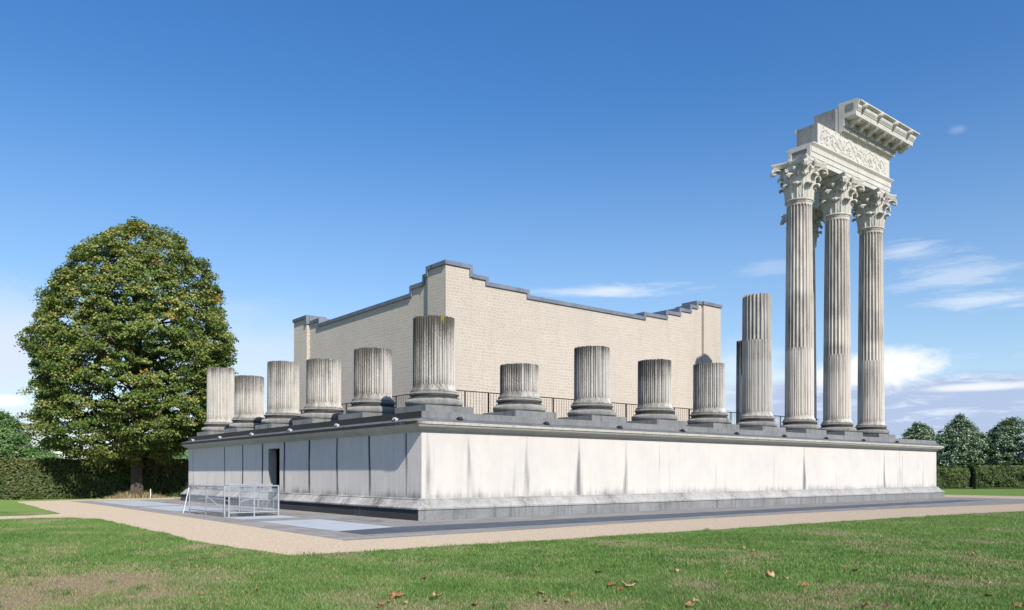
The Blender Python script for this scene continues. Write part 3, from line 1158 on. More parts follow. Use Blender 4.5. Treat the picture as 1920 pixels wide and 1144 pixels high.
def ribbon(path, widths, thick, ang=0.0):
    """scroll: path of (r, z) in a vertical plane at angle ang, extruded sideways by widths"""
    mb = MB()
    n = len(path)
    vs = []
    for i, (r, z) in enumerate(path):
        r0, z0 = path[max(0, i - 1)]
        r1, z1 = path[min(n - 1, i + 1)]
        L = math.hypot(r1 - r0, z1 - z0)
        nx, nz = -(z1 - z0) / L, (r1 - r0) / L
        w = widths[0] + (widths[1] - widths[0]) * i / (n - 1)
        for s, d in ((-1, 0), (-.5, -.35), (.5, -.35), (1, 0), (1, 1), (-1, 1)):
            vs.append((r + nx * thick * (d - .5), s * w / 2, z + nz * thick * (d - .5)))
    fs = [(i * 6 + k, i * 6 + (k + 1) % 6, (i + 1) * 6 + (k + 1) % 6, (i + 1) * 6 + k) for i in range(n - 1) for k in range(6)]
    fs += [tuple(range(5, -1, -1)), tuple(range((n - 1) * 6, n * 6))]
    c, s_ = math.cos(ang), math.sin(ang)
    mb.add([(x * c - y * s_, x * s_ + y * c, z) for x, y, z in vs], fs)
    return mb


def curve_pts(ctrl, sub=5):
    """catmull-rom through control points"""
    out = []
    P = [ctrl[0]] + list(ctrl) + [ctrl[-1]]
    for i in range(1, len(P) - 2):
        for k in range(sub):
            t = k / sub
            q = []
            for d in range(len(ctrl[0])):
                a, b, c, e = P[i - 1][d], P[i][d], P[i + 1][d], P[i + 2][d]
                q.append(.5 * (2 * b + (c - a) * t + (2 * a - 5 * b + 4 * c - e) * t * t + (3 * b - a - 3 * c + e) * t ** 3))
            out.append(tuple(q))
    out.append(tuple(ctrl[-1]))
    return out


CZ0, CZ1 = 17.34, 19.53
VOL = curve_pts([(.72, .95), (.78, 1.30), (.92, 1.62), (1.14, 1.84), (1.38, 1.90), (1.52, 1.80), (1.52, 1.64), (1.42, 1.57), (1.34, 1.64), (1.37, 1.73), (1.43, 1.72)])
HEL = curve_pts([(.72, 1.0), (.76, 1.35), (.84, 1.6), (.95, 1.72), (1.03, 1.68), (1.03, 1.58), (.97, 1.56), (.95, 1.62)])
cap_src = {}


def capital(t):
    zl = CZ0 - ZB
    if not cap_src:
        mb = MB()
        mb.lathe([(.66, 0), (.68, .05), (.68, .9), (.70, 1.3), (.75, 1.6), (.83, 1.82), (.86, 1.88), (.80, 1.94)], 40)
        c = mb.build('capital', M['capital'], t, smooth=True, local=True, auto=45)
        c.location = (0, 0, zl)
        # abacus: concave sides, moulded edge
        ab = MB()

        def outline(k):
            pts = []
            for q in range(4):
                for i in range(11):
                    u = -1 + 2 * i / 10
                    lat = u * (1.15 * k - .06)
                    dep = (.90 + .24 * abs(u) ** 2.2) * k
                    a = q * math.pi / 2
                    pts.append((dep * math.cos(a) - lat * math.sin(a), dep * math.sin(a) + lat * math.cos(a)))
            return pts
        lv = [(.90, 1.90), (.93, 1.95), (.97, 2.02), (.97, 2.05), (1.0, 2.07), (1.0, 2.18)]
        vs = []
        for k, z in lv:
            vs += [(x, y, z) for x, y in outline(k)]
        n = 44
        fs = [(i * n + k, i * n + (k + 1) % n, (i + 1) * n + (k + 1) % n, (i + 1) * n + k) for i in range(len(lv) - 1) for k in range(n)]
        fs += [tuple(range(n - 1, -1, -1)), tuple(range((len(lv) - 1) * n, len(lv) * n))]
        ab.add(vs, fs)
        o_ab = ab.build('abacus', M['capital'], c, local=True)
        lo = acanthus(.88, .60, .27, .69, .78).build('acanthus_leaf', M['capital'], c, smooth=True, local=True, auto=50)
        hi = acanthus(1.42, .60, .30, .69, .80).build('acanthus_leaf', M['capital'], c, smooth=True, local=True, auto=50)
        ou = acanthus(1.84, .56, .62, .72, .86).build('acanthus_leaf', M['capital'], c, smooth=True, local=True, auto=50)
        vo = ribbon(VOL, (.18, .30), .085).build('volute', M['capital'], c, local=True)
        he = ribbon(HEL, (.13, .17), .06).build('helix', M['capital'], c, local=True)
        fl_m = MB()
        for k in range(6):
            a = k * math.pi / 3
            fl_m.tube([(.92, 0, 2.05), (1.0, .08 * math.cos(a), 2.05 + .08 * math.sin(a)), (1.03, .15 * math.cos(a), 2.05 + .14 * math.sin(a))], [.03, .055, .03], 6)
        fl_m.lathe([(.0, 2.0), (.06, 2.02), (.06, 2.08), (.0, 2.1)], 8, 1.02, 0)
        fw = fl_m.build('rosette', M['capital'], c, smooth=True, local=True)
        cap_src.update(cap=c, parts=[])
        kids = []
        for k in range(8):
            kids.append((lo, k * 45 + 22.5))
        for k in range(8):
            kids.append((hi, k * 45))
        for k in range(4):
            kids.append((ou, 90 * k + 45))
        for k in range(4):
            kids.append((vo, 45 + 90 * k))
        for k in range(4):
            kids.append((he, 90 * k + 17))
            kids.append((he, 90 * k - 17))
        for k in range(4):
            kids.append((fw, 90 * k))
        used = set()
        for src, deg in kids:
            if src.name not in used:
                used.add(src.name)
                o = src
            else:
                o = copy_part(src, c)
            o.rotation_euler = (0, 0, R(deg))
            cap_src['parts'].append(o)
        cap_src['parts'].append(o_ab)
    else:
        c = copy_part(cap_src['cap'], t)
        for p in cap_src['parts']:
            copy_part(p, c)


TALL = [(6, 1.92, 'tall fluted Corinthian column carrying the ragged broken end of the entablature'),
        (7, 1.92, 'tall fluted Corinthian column in the middle of the three under the entablature'),
        (8, 1.92, 'tall fluted Corinthian column under the outer corner of the entablature, close to the podium end'),
        (8, 1.92 + SQ, 'tall dark Corinthian column mostly hidden behind the tall column of the broken end')]
for k, (i, yy, lab) in enumerate(TALL):
    t = column(1.92 + SP * i, yy, NECK + .05, lab, full=True, mat='tall', dirt_tone=dict(side=.22, groove=.8), group='tall Corinthian columns', name='corinthian_column', seed=40 + k)
    capital(t)

# ------------------------------------------------------------------ entablature
ent = empty('entablature', (31, 1.92, CZ1), 'ruined marble entablature on three tall columns, stepping back to a deep carved cornice', 'entablature')


def offs_ring(fp, flags, o):
    """footprint polygon (ccw) offset outward by o on flagged edges"""
    n = len(fp)
    res = []
    for i in range(n):
        p0, p1, p2 = fp[i - 1], fp[i], fp[(i + 1) % n]

        def ln(a, b, f):
            dx, dy = b[0] - a[0], b[1] - a[1]
            L = math.hypot(dx, dy)
            nx, ny = dy / L, -dx / L
            k = o * f
            return (a[0] + nx * k, a[1] + ny * k), (dx / L, dy / L)
        (ax, ay), (adx, ady) = ln(p0, p1, flags[i - 1])
        (bx, by), (bdx, bdy) = ln(p1, p2, flags[i])
        den = adx * bdy - ady * bdx
        t_ = ((bx - ax) * bdy - (by - ay) * bdx) / den
        res.append((ax + adx * t_, ay + ady * t_))
    return res


def sweep_fp(mb, fp, flags, prof):
    n = len(fp)
    vs = []
    for o, z in prof:
        vs += [(x, y, z) for x, y in offs_ring(fp, flags, o)]
    fs = [(i * n + k, i * n + (k + 1) % n, (i + 1) * n + (k + 1) % n, (i + 1) * n + k) for i in range(len(prof) - 1) for k in range(n)]
    fs += [tuple(range(n - 1, -1, -1)), tuple(range((len(prof) - 1) * n, len(prof) * n))]
    mb.add(vs, fs)


def Lfp(xl, xr, xi, y0, yi, yb):
    return [(xl, y0), (xr, y0), (xr, yb), (xi, yb), (xi, yi), (xl, yi)]


A0 = CZ1
ar = MB()
sweep_fp(ar, Lfp(27.15, 36.55, 34.75, 1.26, 2.62, 7.3), (1, 1, 0, 1, 1, 0),
         [(0, A0), (0, A0 + .27), (.035, A0 + .272), (.035, A0 + .57), (.07, A0 + .572), (.07, A0 + .86), (.09, A0 + .87), (.09, A0 + .91), (.13, A0 + .93), (.17, A0 + .99), (.19, A0 + 1.0), (.19, A0 + 1.07)])
arch = ar.build('architrave', M['marble'], ent)
# sunk tooled panel in the broken end
pn = MB()
ya, yb_ = 1.26, 2.62
for (y0_, y1_, z0_, z1_) in ((ya - .02, ya + .2, A0 + .02, A0 + .9), (yb_ - .18, yb_ + .02, A0 + .02, A0 + .9), (ya + .2, yb_ - .18, A0 + .78, A0 + .9)):
    pn.box(27.085, 27.152, y0_, y1_, z0_, z1_)
pn.build('end_margin', M['marble'], arch)
pt = MB()
pt.box(27.13, 27.155, ya + .2, yb_ - .18, A0 + .02, A0 + .78)
pt.build('tooled_panel', M['tooled'], arch)

F0 = A0 + 1.07
F1 = 21.93
fr = MB()
sweep_fp(fr, Lfp(27.95, 36.55, 34.78, 1.27, 2.62, 6.7), (1, 1, 0, 1, 1, 0), [(0, F0 + .002), (0, F1 - .14), (0, F1)])
frz = fr.build('frieze', M['marble'], ent)
fe = MB()
fe.prism([(2.625, F1 - .22), (2.66, F1 - .16), (2.75, F1 - .05), (2.75, F1), (2.625, F1)], 'x', 27.885, 34.7)
fe.build('crown_moulding', M['marble'], frz)
ft = MB()
ft.box(27.90, 27.952, 1.29, 2.60, F0 + .03, F1 - .01)
ft.build('tooled_end', M['tooled'], frz)
# scrolling acanthus relief along the frieze face
rel = MB()
rr_ = random.Random(3)
y_f = 1.262
ncoil = 6
span = (28.25, 36.05)
pitch = (span[1] - span[0]) / ncoil
for c in range(ncoil):
    cxm = span[0] + pitch * (c + .5)
    czm = (F0 + F1) / 2 - .02
    up = 1 if c % 2 == 0 else -1
    pts, rad = [], []
    turns = 1.25
    for k in range(30):
        q = k / 29
        a = up * (math.pi * 1.1 - q * turns * 2 * math.pi)
        r = .50 * (1 - q) ** .7 + .10
        pts.append((cxm + r * math.cos(a) * 1.1, y_f + .004, czm + r * math.sin(a) * .92))
        rad.append(.036 - .012 * q)
        if k % 3 == 1:
            # leaflets springing off the stem, alternately in and out
            b_ = a + up * (.9 if k % 2 else -2.2)
            L_ = rr_.uniform(.12, .22)
            px_, _, pz_ = pts[-1]
            rel.tube([(px_, y_f + .01, pz_), (px_ + L_ * .5 * math.cos(b_), y_f - .022, pz_ + L_ * .5 * math.sin(b_)), (px_ + L_ * math.cos(b_ + .6 * up), y_f + .006, pz_ + L_ * math.sin(b_ + .6 * up))], [.02, .048, .01], 6, (1, .7))
    rel.tube(pts, rad, 6, (1, .75))
    for k in range(6):
        a = k * math.pi / 3 + c
        rel.tube([(cxm, y_f, czm), (cxm + .07 * math.cos(a), y_f - .03, czm + .07 * math.sin(a)), (cxm + .14 * math.cos(a), y_f, czm + .14 * math.sin(a))], [.02, .038, .012], 5, (1, .7))
    for k in range(16):
        a = rr_.uniform(0, 6.28)
        px_, pz_ = cxm + rr_.uniform(-.72, .72), rr_.uniform(F0 + .10, F1 - .14)
        L_ = rr_.uniform(.08, .20)
        rel.tube([(px_, y_f + .012, pz_), (px_ + L_ * .5 * math.cos(a), y_f - .012, pz_ + L_ * .5 * math.sin(a)), (px_ + L_ * math.cos(a + .6), y_f + .008, pz_ + L_ * math.sin(a + .6))], [.015, .035, .008], 5, (1, .7))
stem = [(span[0] + (span[1] - span[0]) * k / 90, y_f + .006, (F0 + F1) / 2 - .02 - .40 * math.cos((k / 90) * ncoil * math.pi)) for k in range(91)]
rel.tube(stem, [.034] * 91, 6, (1, .7))
rel.build('scroll_relief', M['marble'], frz, smooth=True)

CX = 30.35
PJ = 1.34
cn = MB()
fpc = Lfp(CX, 36.55, 34.85, 1.27, 2.45, 6.2)
sweep_fp(cn, fpc, (1, 1, 0, 0, 0, 0), [(0, F1 + .002), (.06, F1 + .03), (.09, F1 + .10), (.10, F1 + .12), (.10, F1 + .36), (.22, F1 + .37), (.25, F1 + .40), (.27, F1 + .46), (.30, F1 + .48),
                                       (.30, F1 + .78), (.34, F1 + .80), (1.02, F1 + .80), (1.02, F1 + .83), (1.04, F1 + 1.07), (1.08, F1 + 1.09), (1.08, F1 + 1.14), (1.10, F1 + 1.15), (1.15, F1 + 1.22), (1.17, F1 + 1.28),
                                       (1.175, F1 + 1.29), (1.16, F1 + 1.36), (1.19, F1 + 1.45), (PJ - .03, F1 + 1.50), (PJ, F1 + 1.52), (PJ, F1 + 1.59), (PJ - .25, F1 + 1.60)])
cor = cn.build('cornice', M['marble'], ent)
bk = MB()
bk.box(CX - .32, 36.0, 1.35, 2.72, F1 + .004, F1 + 1.46)
bk.build('rough_backing', M['tooled'], cor)
em = MB()
# raw vertical end of the cornice block with a framed panel
em.prism([(1.30, F1 + .02), (1.14, F1 + .12), (.97, F1 + .5), (.95, F1 + .83), (.22, F1 + .84), (.22, F1 + 1.08), (.10, F1 + 1.2), (.02, F1 + 1.62), (.15, F1 + 1.74), (1.3, F1 + 1.80)], 'x', CX - .05, CX + .02)
em.box(CX + .02, 36.55, .32, 1.34, F1 + 1.595, F1 + 1.70)
em.build('end_block', M['marble'], cor)
ep = MB()
ep.box(CX - .062, CX - .045, .36, .86, F1 + 1.12, F1 + 1.56)
ep.build('end_panel', M['tooled'], cor)
dm = MB()
x = CX + .06
while x < 36.75:
    dm.box(x, x + .11, .985, 1.175, F1 + .13, F1 + .34)
    x += .205
dm.build('dentil_band', M['marble'], cor)
og = MB()
x = CX + .05
while x < 36.8:
    og.lathe([(.0, F1 + .375), (.05, F1 + .39), (.062, F1 + .43), (.05, F1 + .475), (0, F1 + .48)], 8, x, 1.0)
    x += .145
og.build('egg_moulding', M['marble'], cor, smooth=True)
md = MB()
pf = [(0, .0), (0, -.30), (-.08, -.33), (-.17, -.29), (-.33, -.16), (-.47, -.12), (-.55, -.14), (-.60, -.10), (-.60, 0)]
w2 = .135
md.add([(-w2, y_, z_) for y_, z_ in pf] + [(w2, y_, z_) for y_, z_ in pf], [(k, (k + 1) % 9, 9 + (k + 1) % 9, 9 + k) for k in range(9)] + [tuple(range(8, -1, -1)), tuple(range(9, 18))])
md.box(-w2 - .04, w2 + .04, -.68, 0, -.001, .05)
md.box(-w2 - .02, w2 + .02, -.66, 0, -.03, -.002)
for s_ in (-1, 1):
    md.tube([(s_ * (w2 + .01), -.05, -.2), (s_ * (w2 + .01), -.14, -.24), (s_ * (w2 + .01), -.2, -.16), (s_ * (w2 + .01), -.13, -.1), (s_ * (w2 + .01), -.06, -.12)], [.03] * 5, 6)
ex, ey, ez = 31, 1.92, CZ1
m0 = md.build('modillion', M['marble'], cor, local=True)
lh = MB()
bm = bmesh.new()
bmesh.ops.create_icosphere(bm, subdivisions=2, radius=1)
for v_ in bm.verts:
    c_ = v_.co
    mane = .26 + .05 * math.sin(math.atan2(c_.z, c_.x) * 9)
    v_.co = Vector((c_.x * mane, c_.y * .24 - (.10 if c_.y < -.75 else 0), c_.z * mane))
    if c_.length and v_.co.y < -.3 and v_.co.z < .02:
        v_.co.z -= .05
lh.add([v_.co for v_ in bm.verts], [[q.index for q in f.verts] for f in bm.faces])
bm.free()
for s_ in (-1, 1):
    lh.tube([(s_ * .15, -.1, .17), (s_ * .19, -.14, .24), (s_ * .17, -.12, .28)], [.05, .05, .02], 6)
    lh.tube([(s_ * .08, -.24, .06), (s_ * .09, -.27, .07)], [.035, .02], 6)
lh.tube([(0, -.2, .05), (0, -.33, -.02), (0, -.36, -.06)], [.06, .075, .05], 6)
l0 = lh.build('lion_head', M['capital'], cor, smooth=True, local=True)
rs_ = MB()
for k in range(6):
    a = k * math.pi / 3
    rs_.tube([(0, 0, -.0), (.09 * math.cos(a), .09 * math.sin(a), -.05), (.17 * math.cos(a), .17 * math.sin(a), -.01)], [.03, .055, .02], 6)
r0 = rs_.build('soffit_rosette', M['marble'], cor, smooth=True, local=True)
mod_x = [30.98 + 1.04 * k for k in range(7)]
for k, xx in enumerate(mod_x):
    o = m0 if k == 0 else copy_part(m0, cor)
    o.location = (xx - ex, .97 - ey, F1 + .745 - ez)
    if k < 6:
        o = r0 if k == 0 else copy_part(r0, cor)
        o.location = (xx + .51 - ex, .60 - ey, F1 + .79 - ez)
for k, xx in enumerate((30.95, 32.85, 34.75, 36.65)):
    o = l0 if k == 0 else copy_part(l0, cor)
    o.location = (xx - ex, .08 - ey, F1 + 1.38 - ez)
    o.scale = (.68, .8, .68)

# ------------------------------------------------------------------ cella
cel = empty('temple_hall', (15, 14, 3.8), 'windowless beige masonry building with stepped parapets and dark metal coping', 'building')
CU0, CU1, CV0, CV1 = 5.20, 25.05, 5.96, 21.9
RUN_F = [(CU0, 6.55, 11.14), (6.55, 7.52, 10.77), (7.52, 10.01, 10.53), (10.01, 18.43, 10.27), (18.43, 20.26, 10.52), (20.26, 21.43, 10.85), (21.43, 22.39, 11.15), (22.39, 22.98, 11.46), (22.98, CU1, 11.76)]
RUN_L = [(CV0, 7.41, 11.14), (7.41, 7.80, 10.86), (7.80, 8.94, 10.55), (8.94, 18.87, 10.20), (18.87, 20.10, 10.52), (20.10, CV1, 10.86)]
RUN_R = [(CV0, 8.0, 11.76), (8.0, 9.2, 11.1), (9.2, 10.6, 10.6), (10.6, 18.9, 10.2), (18.9, CV1, 10.86)]
CT = .18


def clip_poly(runs, a, b, drop, z0=3.72):
    top = []
    for s0, s1, z in runs:
        x0_, x1_ = max(s0, a), min(s1, b)
        if x1_ - x0_ > 1e-6:
            top += [(x0_, z - drop), (x1_, z - drop)]
    return [(a, z0)] + top + [(b, z0)]


def wallslab(name, runs, axis, a, b, w0, w1, extra=0.0):
    mb = MB()
    mb.prism(clip_poly(runs, a, b, CT + extra), axis, w0, w1)
    return mb.build(name, M['brick'], cel)


WF, WL = 6.04, 5.28          # main wall planes; pilasters stand proud of them
wallslab('wall', RUN_F, 'y', WL, CU1 - .02, WF, 7.0)
wallslab('wall', RUN_L, 'x', 7.0, CV1 - .02, WL, CU0 + 1.0)
wallslab('wall', RUN_R, 'x', 7.0, CV1 - .02, CU1 - 1.0, CU1 - .15)
wallslab('wall', [(CU0, CU1, 10.2)], 'y', CU0 + 1.0, CU1 - 1.0, CV1 - 1.0, CV1 - .15)
wallslab('pilaster', RUN_F, 'y', CU0, 6.68, CV0, WF, .003)
wallslab('pilaster', RUN_L, 'x', WF, 7.43, CU0, WL, .003)
wallslab('pilaster', RUN_F, 'y', 23.42, CU1, 5.88, WF, .003)
wallslab('pilaster', RUN_L, 'x', 20.12, CV1, 5.09, WL, .003)


def coping(runs, axis, planes, w1, ov):
    """planes: [(from, to, wall plane)] so that the coping jogs out over each pilaster"""
    mb = MB()

    def bx(a, b, z0_, z1_):
        for p0, p1, w0 in planes:
            x0_, x1_ = max(a, p0), min(b, p1)
            if x1_ - x0_ < 1e-4:
                continue
            if axis == 'y':
                mb.box(x0_, x1_, w0 - ov, w1 + ov, z0_, z1_)
            else:
                mb.box(w0 - ov, w1 + ov, x0_, x1_, z0_, z1_)
    n = len(runs)
    for i, (a, b, z) in enumerate(runs):
        e0 = ov if i == 0 else (.10 if runs[i - 1][2] < z else 0)
        e1 = ov if i == n - 1 else (.10 if runs[i + 1][2] < z else 0)
        s0 = a - e0 + (.10 if i > 0 and runs[i - 1][2] > z else 0)
        s1 = b + e1 - (.10 if i < n - 1 and runs[i + 1][2] > z else 0)
        bx(s0, s1, z - CT, z)
        if i > 0 and runs[i - 1][2] < z:
            bx(a - .10, a + .06, runs[i - 1][2] - CT, z - CT)
        if i < n - 1 and runs[i + 1][2] < z:
            bx(b - .06, b + .10, runs[i + 1][2] - CT, z - CT)
    return mb


coping(RUN_F, 'y', [(-99, 6.74, CV0), (6.74, 23.36, WF), (23.36, 99, 5.88)], 7.0, .07).build('coping', M['zinc'], cel)
coping([(7.075, 7.41, 11.14)] + RUN_L[1:], 'x', [(-99, 7.49, CU0), (7.49, 20.06, WL), (20.06, 99, 5.09)], CU0 + 1.0, .07).build('coping', M['zinc'], cel)
coping([(7.075, 8.0, 11.76)] + RUN_R[1:], 'x', [(-99, 99, CU1 - 1.0)], CU1, .07).build('coping', M['zinc'], cel)
rfm = MB()
rfm.box(CU0 + 1.0, CU1 - 1.0, 7.0, CV1 - 1.0, 9.3, 9.5)
rfm.build('roof', M['zinc'], cel)


# ------------------------------------------------------------------ iron railings on the podium
def iron_rail(label, axis, c, s0, s1, posts):
    o = empty('iron_railing', ((s0, c, 3.8) if axis == 'x' else (c, s0, 3.8)), label, 'railing', 'black iron railings on the podium')
    P = (lambda s, z: (s, c, z)) if axis == 'x' else (lambda s, z: (c, s, z))
    for nm, z, r in (('handrail', 5.05, .026), ('bottom_rail', 3.95, .018)):
        b = MB()
        b.bar(P(s0, z), P(s1, z), r)
        b.build(nm, M['iron'], o)
    src = None
    for s in posts:
        if src is None:
            b = MB()
            b.bar((0, 0, 0), (0, 0, 1.25), .032)
            src = b.build('post', M['iron'], o, local=True)
            pp = src
        else:
            pp = copy_part(src, o)
        pp.location = (s - s0, 0, 0) if axis == 'x' else (0, s - s0, 0)
    bb = MB()
    s = s0 + .13
    while s < s1:
        bb.bar(P(s, 3.95), P(s, 5.04), .0075)
        s += .15
    bb.build('bar_panel', M['iron'], o)


iron_rail('black iron bar railing running behind the stubs of the sunny long side', 'x', 3.3, 3.3, 31.5, [4.35, 5.57, 7.2, 9.22, 10.8, 12.4, 14.0, 15.8, 17.61, 18.82, 20.6, 22.46, 24.1, 25.7, 27.3, 29.2, 31.3])
iron_rail('black iron bar railing glimpsed behind the stubs of the shaded short side', 'y', 3.3, 3.42, 25.3, [3.6, 5.2, 7.02, 8.7, 10.2, 11.68, 13.4, 15.1, 16.8, 18.5, 20.2, 21.9, 23.6, 25.2])

# ------------------------------------------------------------------ spotlights on the cornice
spot = {}


def spotlight(x, y, along, mat, label):
    o = empty('spotlight', (x, y, 3.535), label, 'spotlight', 'small spotlights on the podium cornice', rz=0 if along == 'F' else R(-90))
    if mat not in spot:
        b = MB()
        b.box(-.075, .075, -.05, .07, .06, .17)
        b.box(-.09, .09, .07, .085, .045, .185)
        hd = b.build('lamp_head', M[mat], o, local=True)
        hd.rotation_euler = (R(-24), 0, 0)
        g = MB()
        g.box(-.07, .07, .085, .09, .06, .17)
        gl = g.build('lamp_glass', M['glass'], hd, local=True)
        b = MB()
        b.box(-.10, -.085, -.02, .02, 0, .12)
        b.box(.085, .10, -.02, .02, 0, .12)
        b.box(-.10, .10, -.03, .03, -.02, .01)
        br = b.build('bracket', M['iron'], o, local=True)
        spot[mat] = (hd, gl, br)
    else:
        hd, gl, br = spot[mat]
        h2 = copy_part(hd, o)
        copy_part(gl, h2)
        copy_part(br, o)


ordn = ['corner column', 'squat stub', 'stub after the squat one', 'third stub past the corner', 'stub by the far pilaster', 'half height column', 'tall column of the broken end', 'middle tall column', 'tall column of the outer corner']
for i in range(9):
    spotlight(1.92 + SP * i + .02, .2, 'F', 'lamp_shaded', 'small spotlight toned as if shaded on the sunny cornice below the ' + ordn[i])
ords = ['lichen stained corner column', 'stub next to the corner column', 'second stub past the corner', 'stub above the doorway', 'lowest stub of the short side', 'stub against the linden']
for j in range(6):
    spotlight(.2, 1.99 + 4.68 * j, 'L', 'lamp_sunlit', 'small spotlight toned as if sunlit on the shaded cornice below the ' + ords[j])

# ------------------------------------------------------------------ mesh railing round the stair pit
fen = empty('stair_railing', (-4.27, 6.5, 0), 'galvanised railing with wire mesh panels round the stair pit by the podium doorway', 'railing')


def mesh_panel(nm, A, B, zb, zt, nposts, ext=.0, cell=.06):
    A, B = Vector((*A, 0)), Vector((*B, 0))
    d = (B - A)
    L = d.length
    d.normalize()
    b = MB()
    up = Vector((0, 0, 1))
    b.bar(A + up * zt, B + up * zt, .028, 8)
    b.bar(A + up * zb, B + up * zb, .022, 8)
    fr_ = b.build(nm, M['galv'], fen)
    m = MB()
    k = 1
    while k * cell < L:
        p = A + d * (k * cell)
        m.bar(p + up * zb, p + up * (zt - .09), .0035, 3)
        k += 1
    z = zb + cell
    while z < zt - .05:
        m.bar(A + up * z, B + up * z, .0035, 3)
        z += cell
    m.build('wire_mesh', M['galv'], fr_)
    for k in range(nposts):
        p = A + d * (L * k / (nposts - 1))
        q = MB()
        q.bar(p, p + up * zt, .030 if k in (0, nposts - 1) else .024, 6)
        q.build('post', M['galv'], fen)


mesh_panel('mesh_frame', (-4.25, 6.45), (-2.25, 6.62), .17, 1.17, 3)
mesh_panel('mesh_frame', (-4.31, 6.75), (-4.31, 10.95), .17, 1.15, 3)
mesh_panel('mesh_frame', (-2.2, 6.72), (-2.2, 10.95), .17, 1.15, 3)
g2 = MB()
g2.bar((-4.31, 10.98, 1.12), (-4.62, 10.75, 0), .026, 6)
g2.bar((-4.31, 10.2, 1.1), (-3.7, 8.6, .2), .02, 6)
g2.bar((-4.25, 6.95, 1.22), (-2.3, 7.1, 1.22), .026, 6)
g2.build('brace', M['galv'], fen)
h2 = MB()
h2.tube([(-4.15, 10.3, .62), (-4.1, 9.0, .66), (-4.1, 7.6, .66), (-4.0, 7.3, .6)], [.02] * 4, 6)
h2.tube([(-3.7, 6.75, .55), (-3.55, 6.75, .64), (-2.65, 6.8, .64), (-2.55, 6.8, .58)], [.02] * 4, 6)
h2.build('stair_handrail', M['galv'], fen)


# ------------------------------------------------------------------ foliage
def leaf_cloud(name, C, Nrm, size, tint, mat, parent, aspect=.75):
    """many small kite-shaped leaves; C centres, Nrm normals, size lengths, tint 0..1"""
    n = len(C)
    r = RNG.normal(size=(n, 3))
    T = np.cross(Nrm, r)
    T /= np.linalg.norm(T, axis=1, keepdims=True) + 1e-9
    B = np.cross(Nrm, T)
    s = size[:, None]
    v = np.empty((n, 4, 3))
    v[:, 0] = C - T * s * .5
    v[:, 1] = C + B * s * .5 * aspect - T * s * .08 + Nrm * s * .06
    v[:, 2] = C + T * s * .5
    v[:, 3] = C - B * s * .5 * aspect - T * s * .08 + Nrm * s * .06
    lx, ly, lz = root_loc(parent) if parent else (0, 0, 0)
    v -= np.array([lx, ly, lz])
    me_ = bpy.data.meshes.new(name)
    me_.vertices.add(n * 4)
    me_.vertices.foreach_set('co', v.astype(np.float32).ravel())
    me_.loops.add(n * 4)
    me_.loops.foreach_set('vertex_index', np.arange(n * 4, dtype=np.int32))
    me_.polygons.add(n)
    me_.polygons.foreach_set('loop_start', np.arange(0, n * 4, 4, dtype=np.int32))
    me_.update(calc_edges=True)
    me_.attributes.new('tint', 'FLOAT', 'POINT').data.foreach_set('value', np.repeat(tint, 4).astype(np.float32))
    return obj_from(name, me_, mat, parent)


def unit(v):
    return v / (np.linalg.norm(v, axis=-1, keepdims=True) + 1e-9)


def trunk_mesh(mb, base, top, r0, r1, n=9, seg=7, bend=.15, rnd=random):
    pts = []
    for i in range(seg + 1):
        t = i / seg
        pts.append((base[0] + (top[0] - base[0]) * t + rnd.uniform(-bend, bend) * t * (1 - t) * 2,
                    base[1] + (top[1] - base[1]) * t + rnd.uniform(-bend, bend) * t * (1 - t) * 2, base[2] + (top[2] - base[2]) * t))
    rad = [r0 + (r1 - r0) * (i / seg) + (.35 * r0 if i == 0 else 0) for i in range(seg + 1)]
    mb.tube(pts, rad, n)


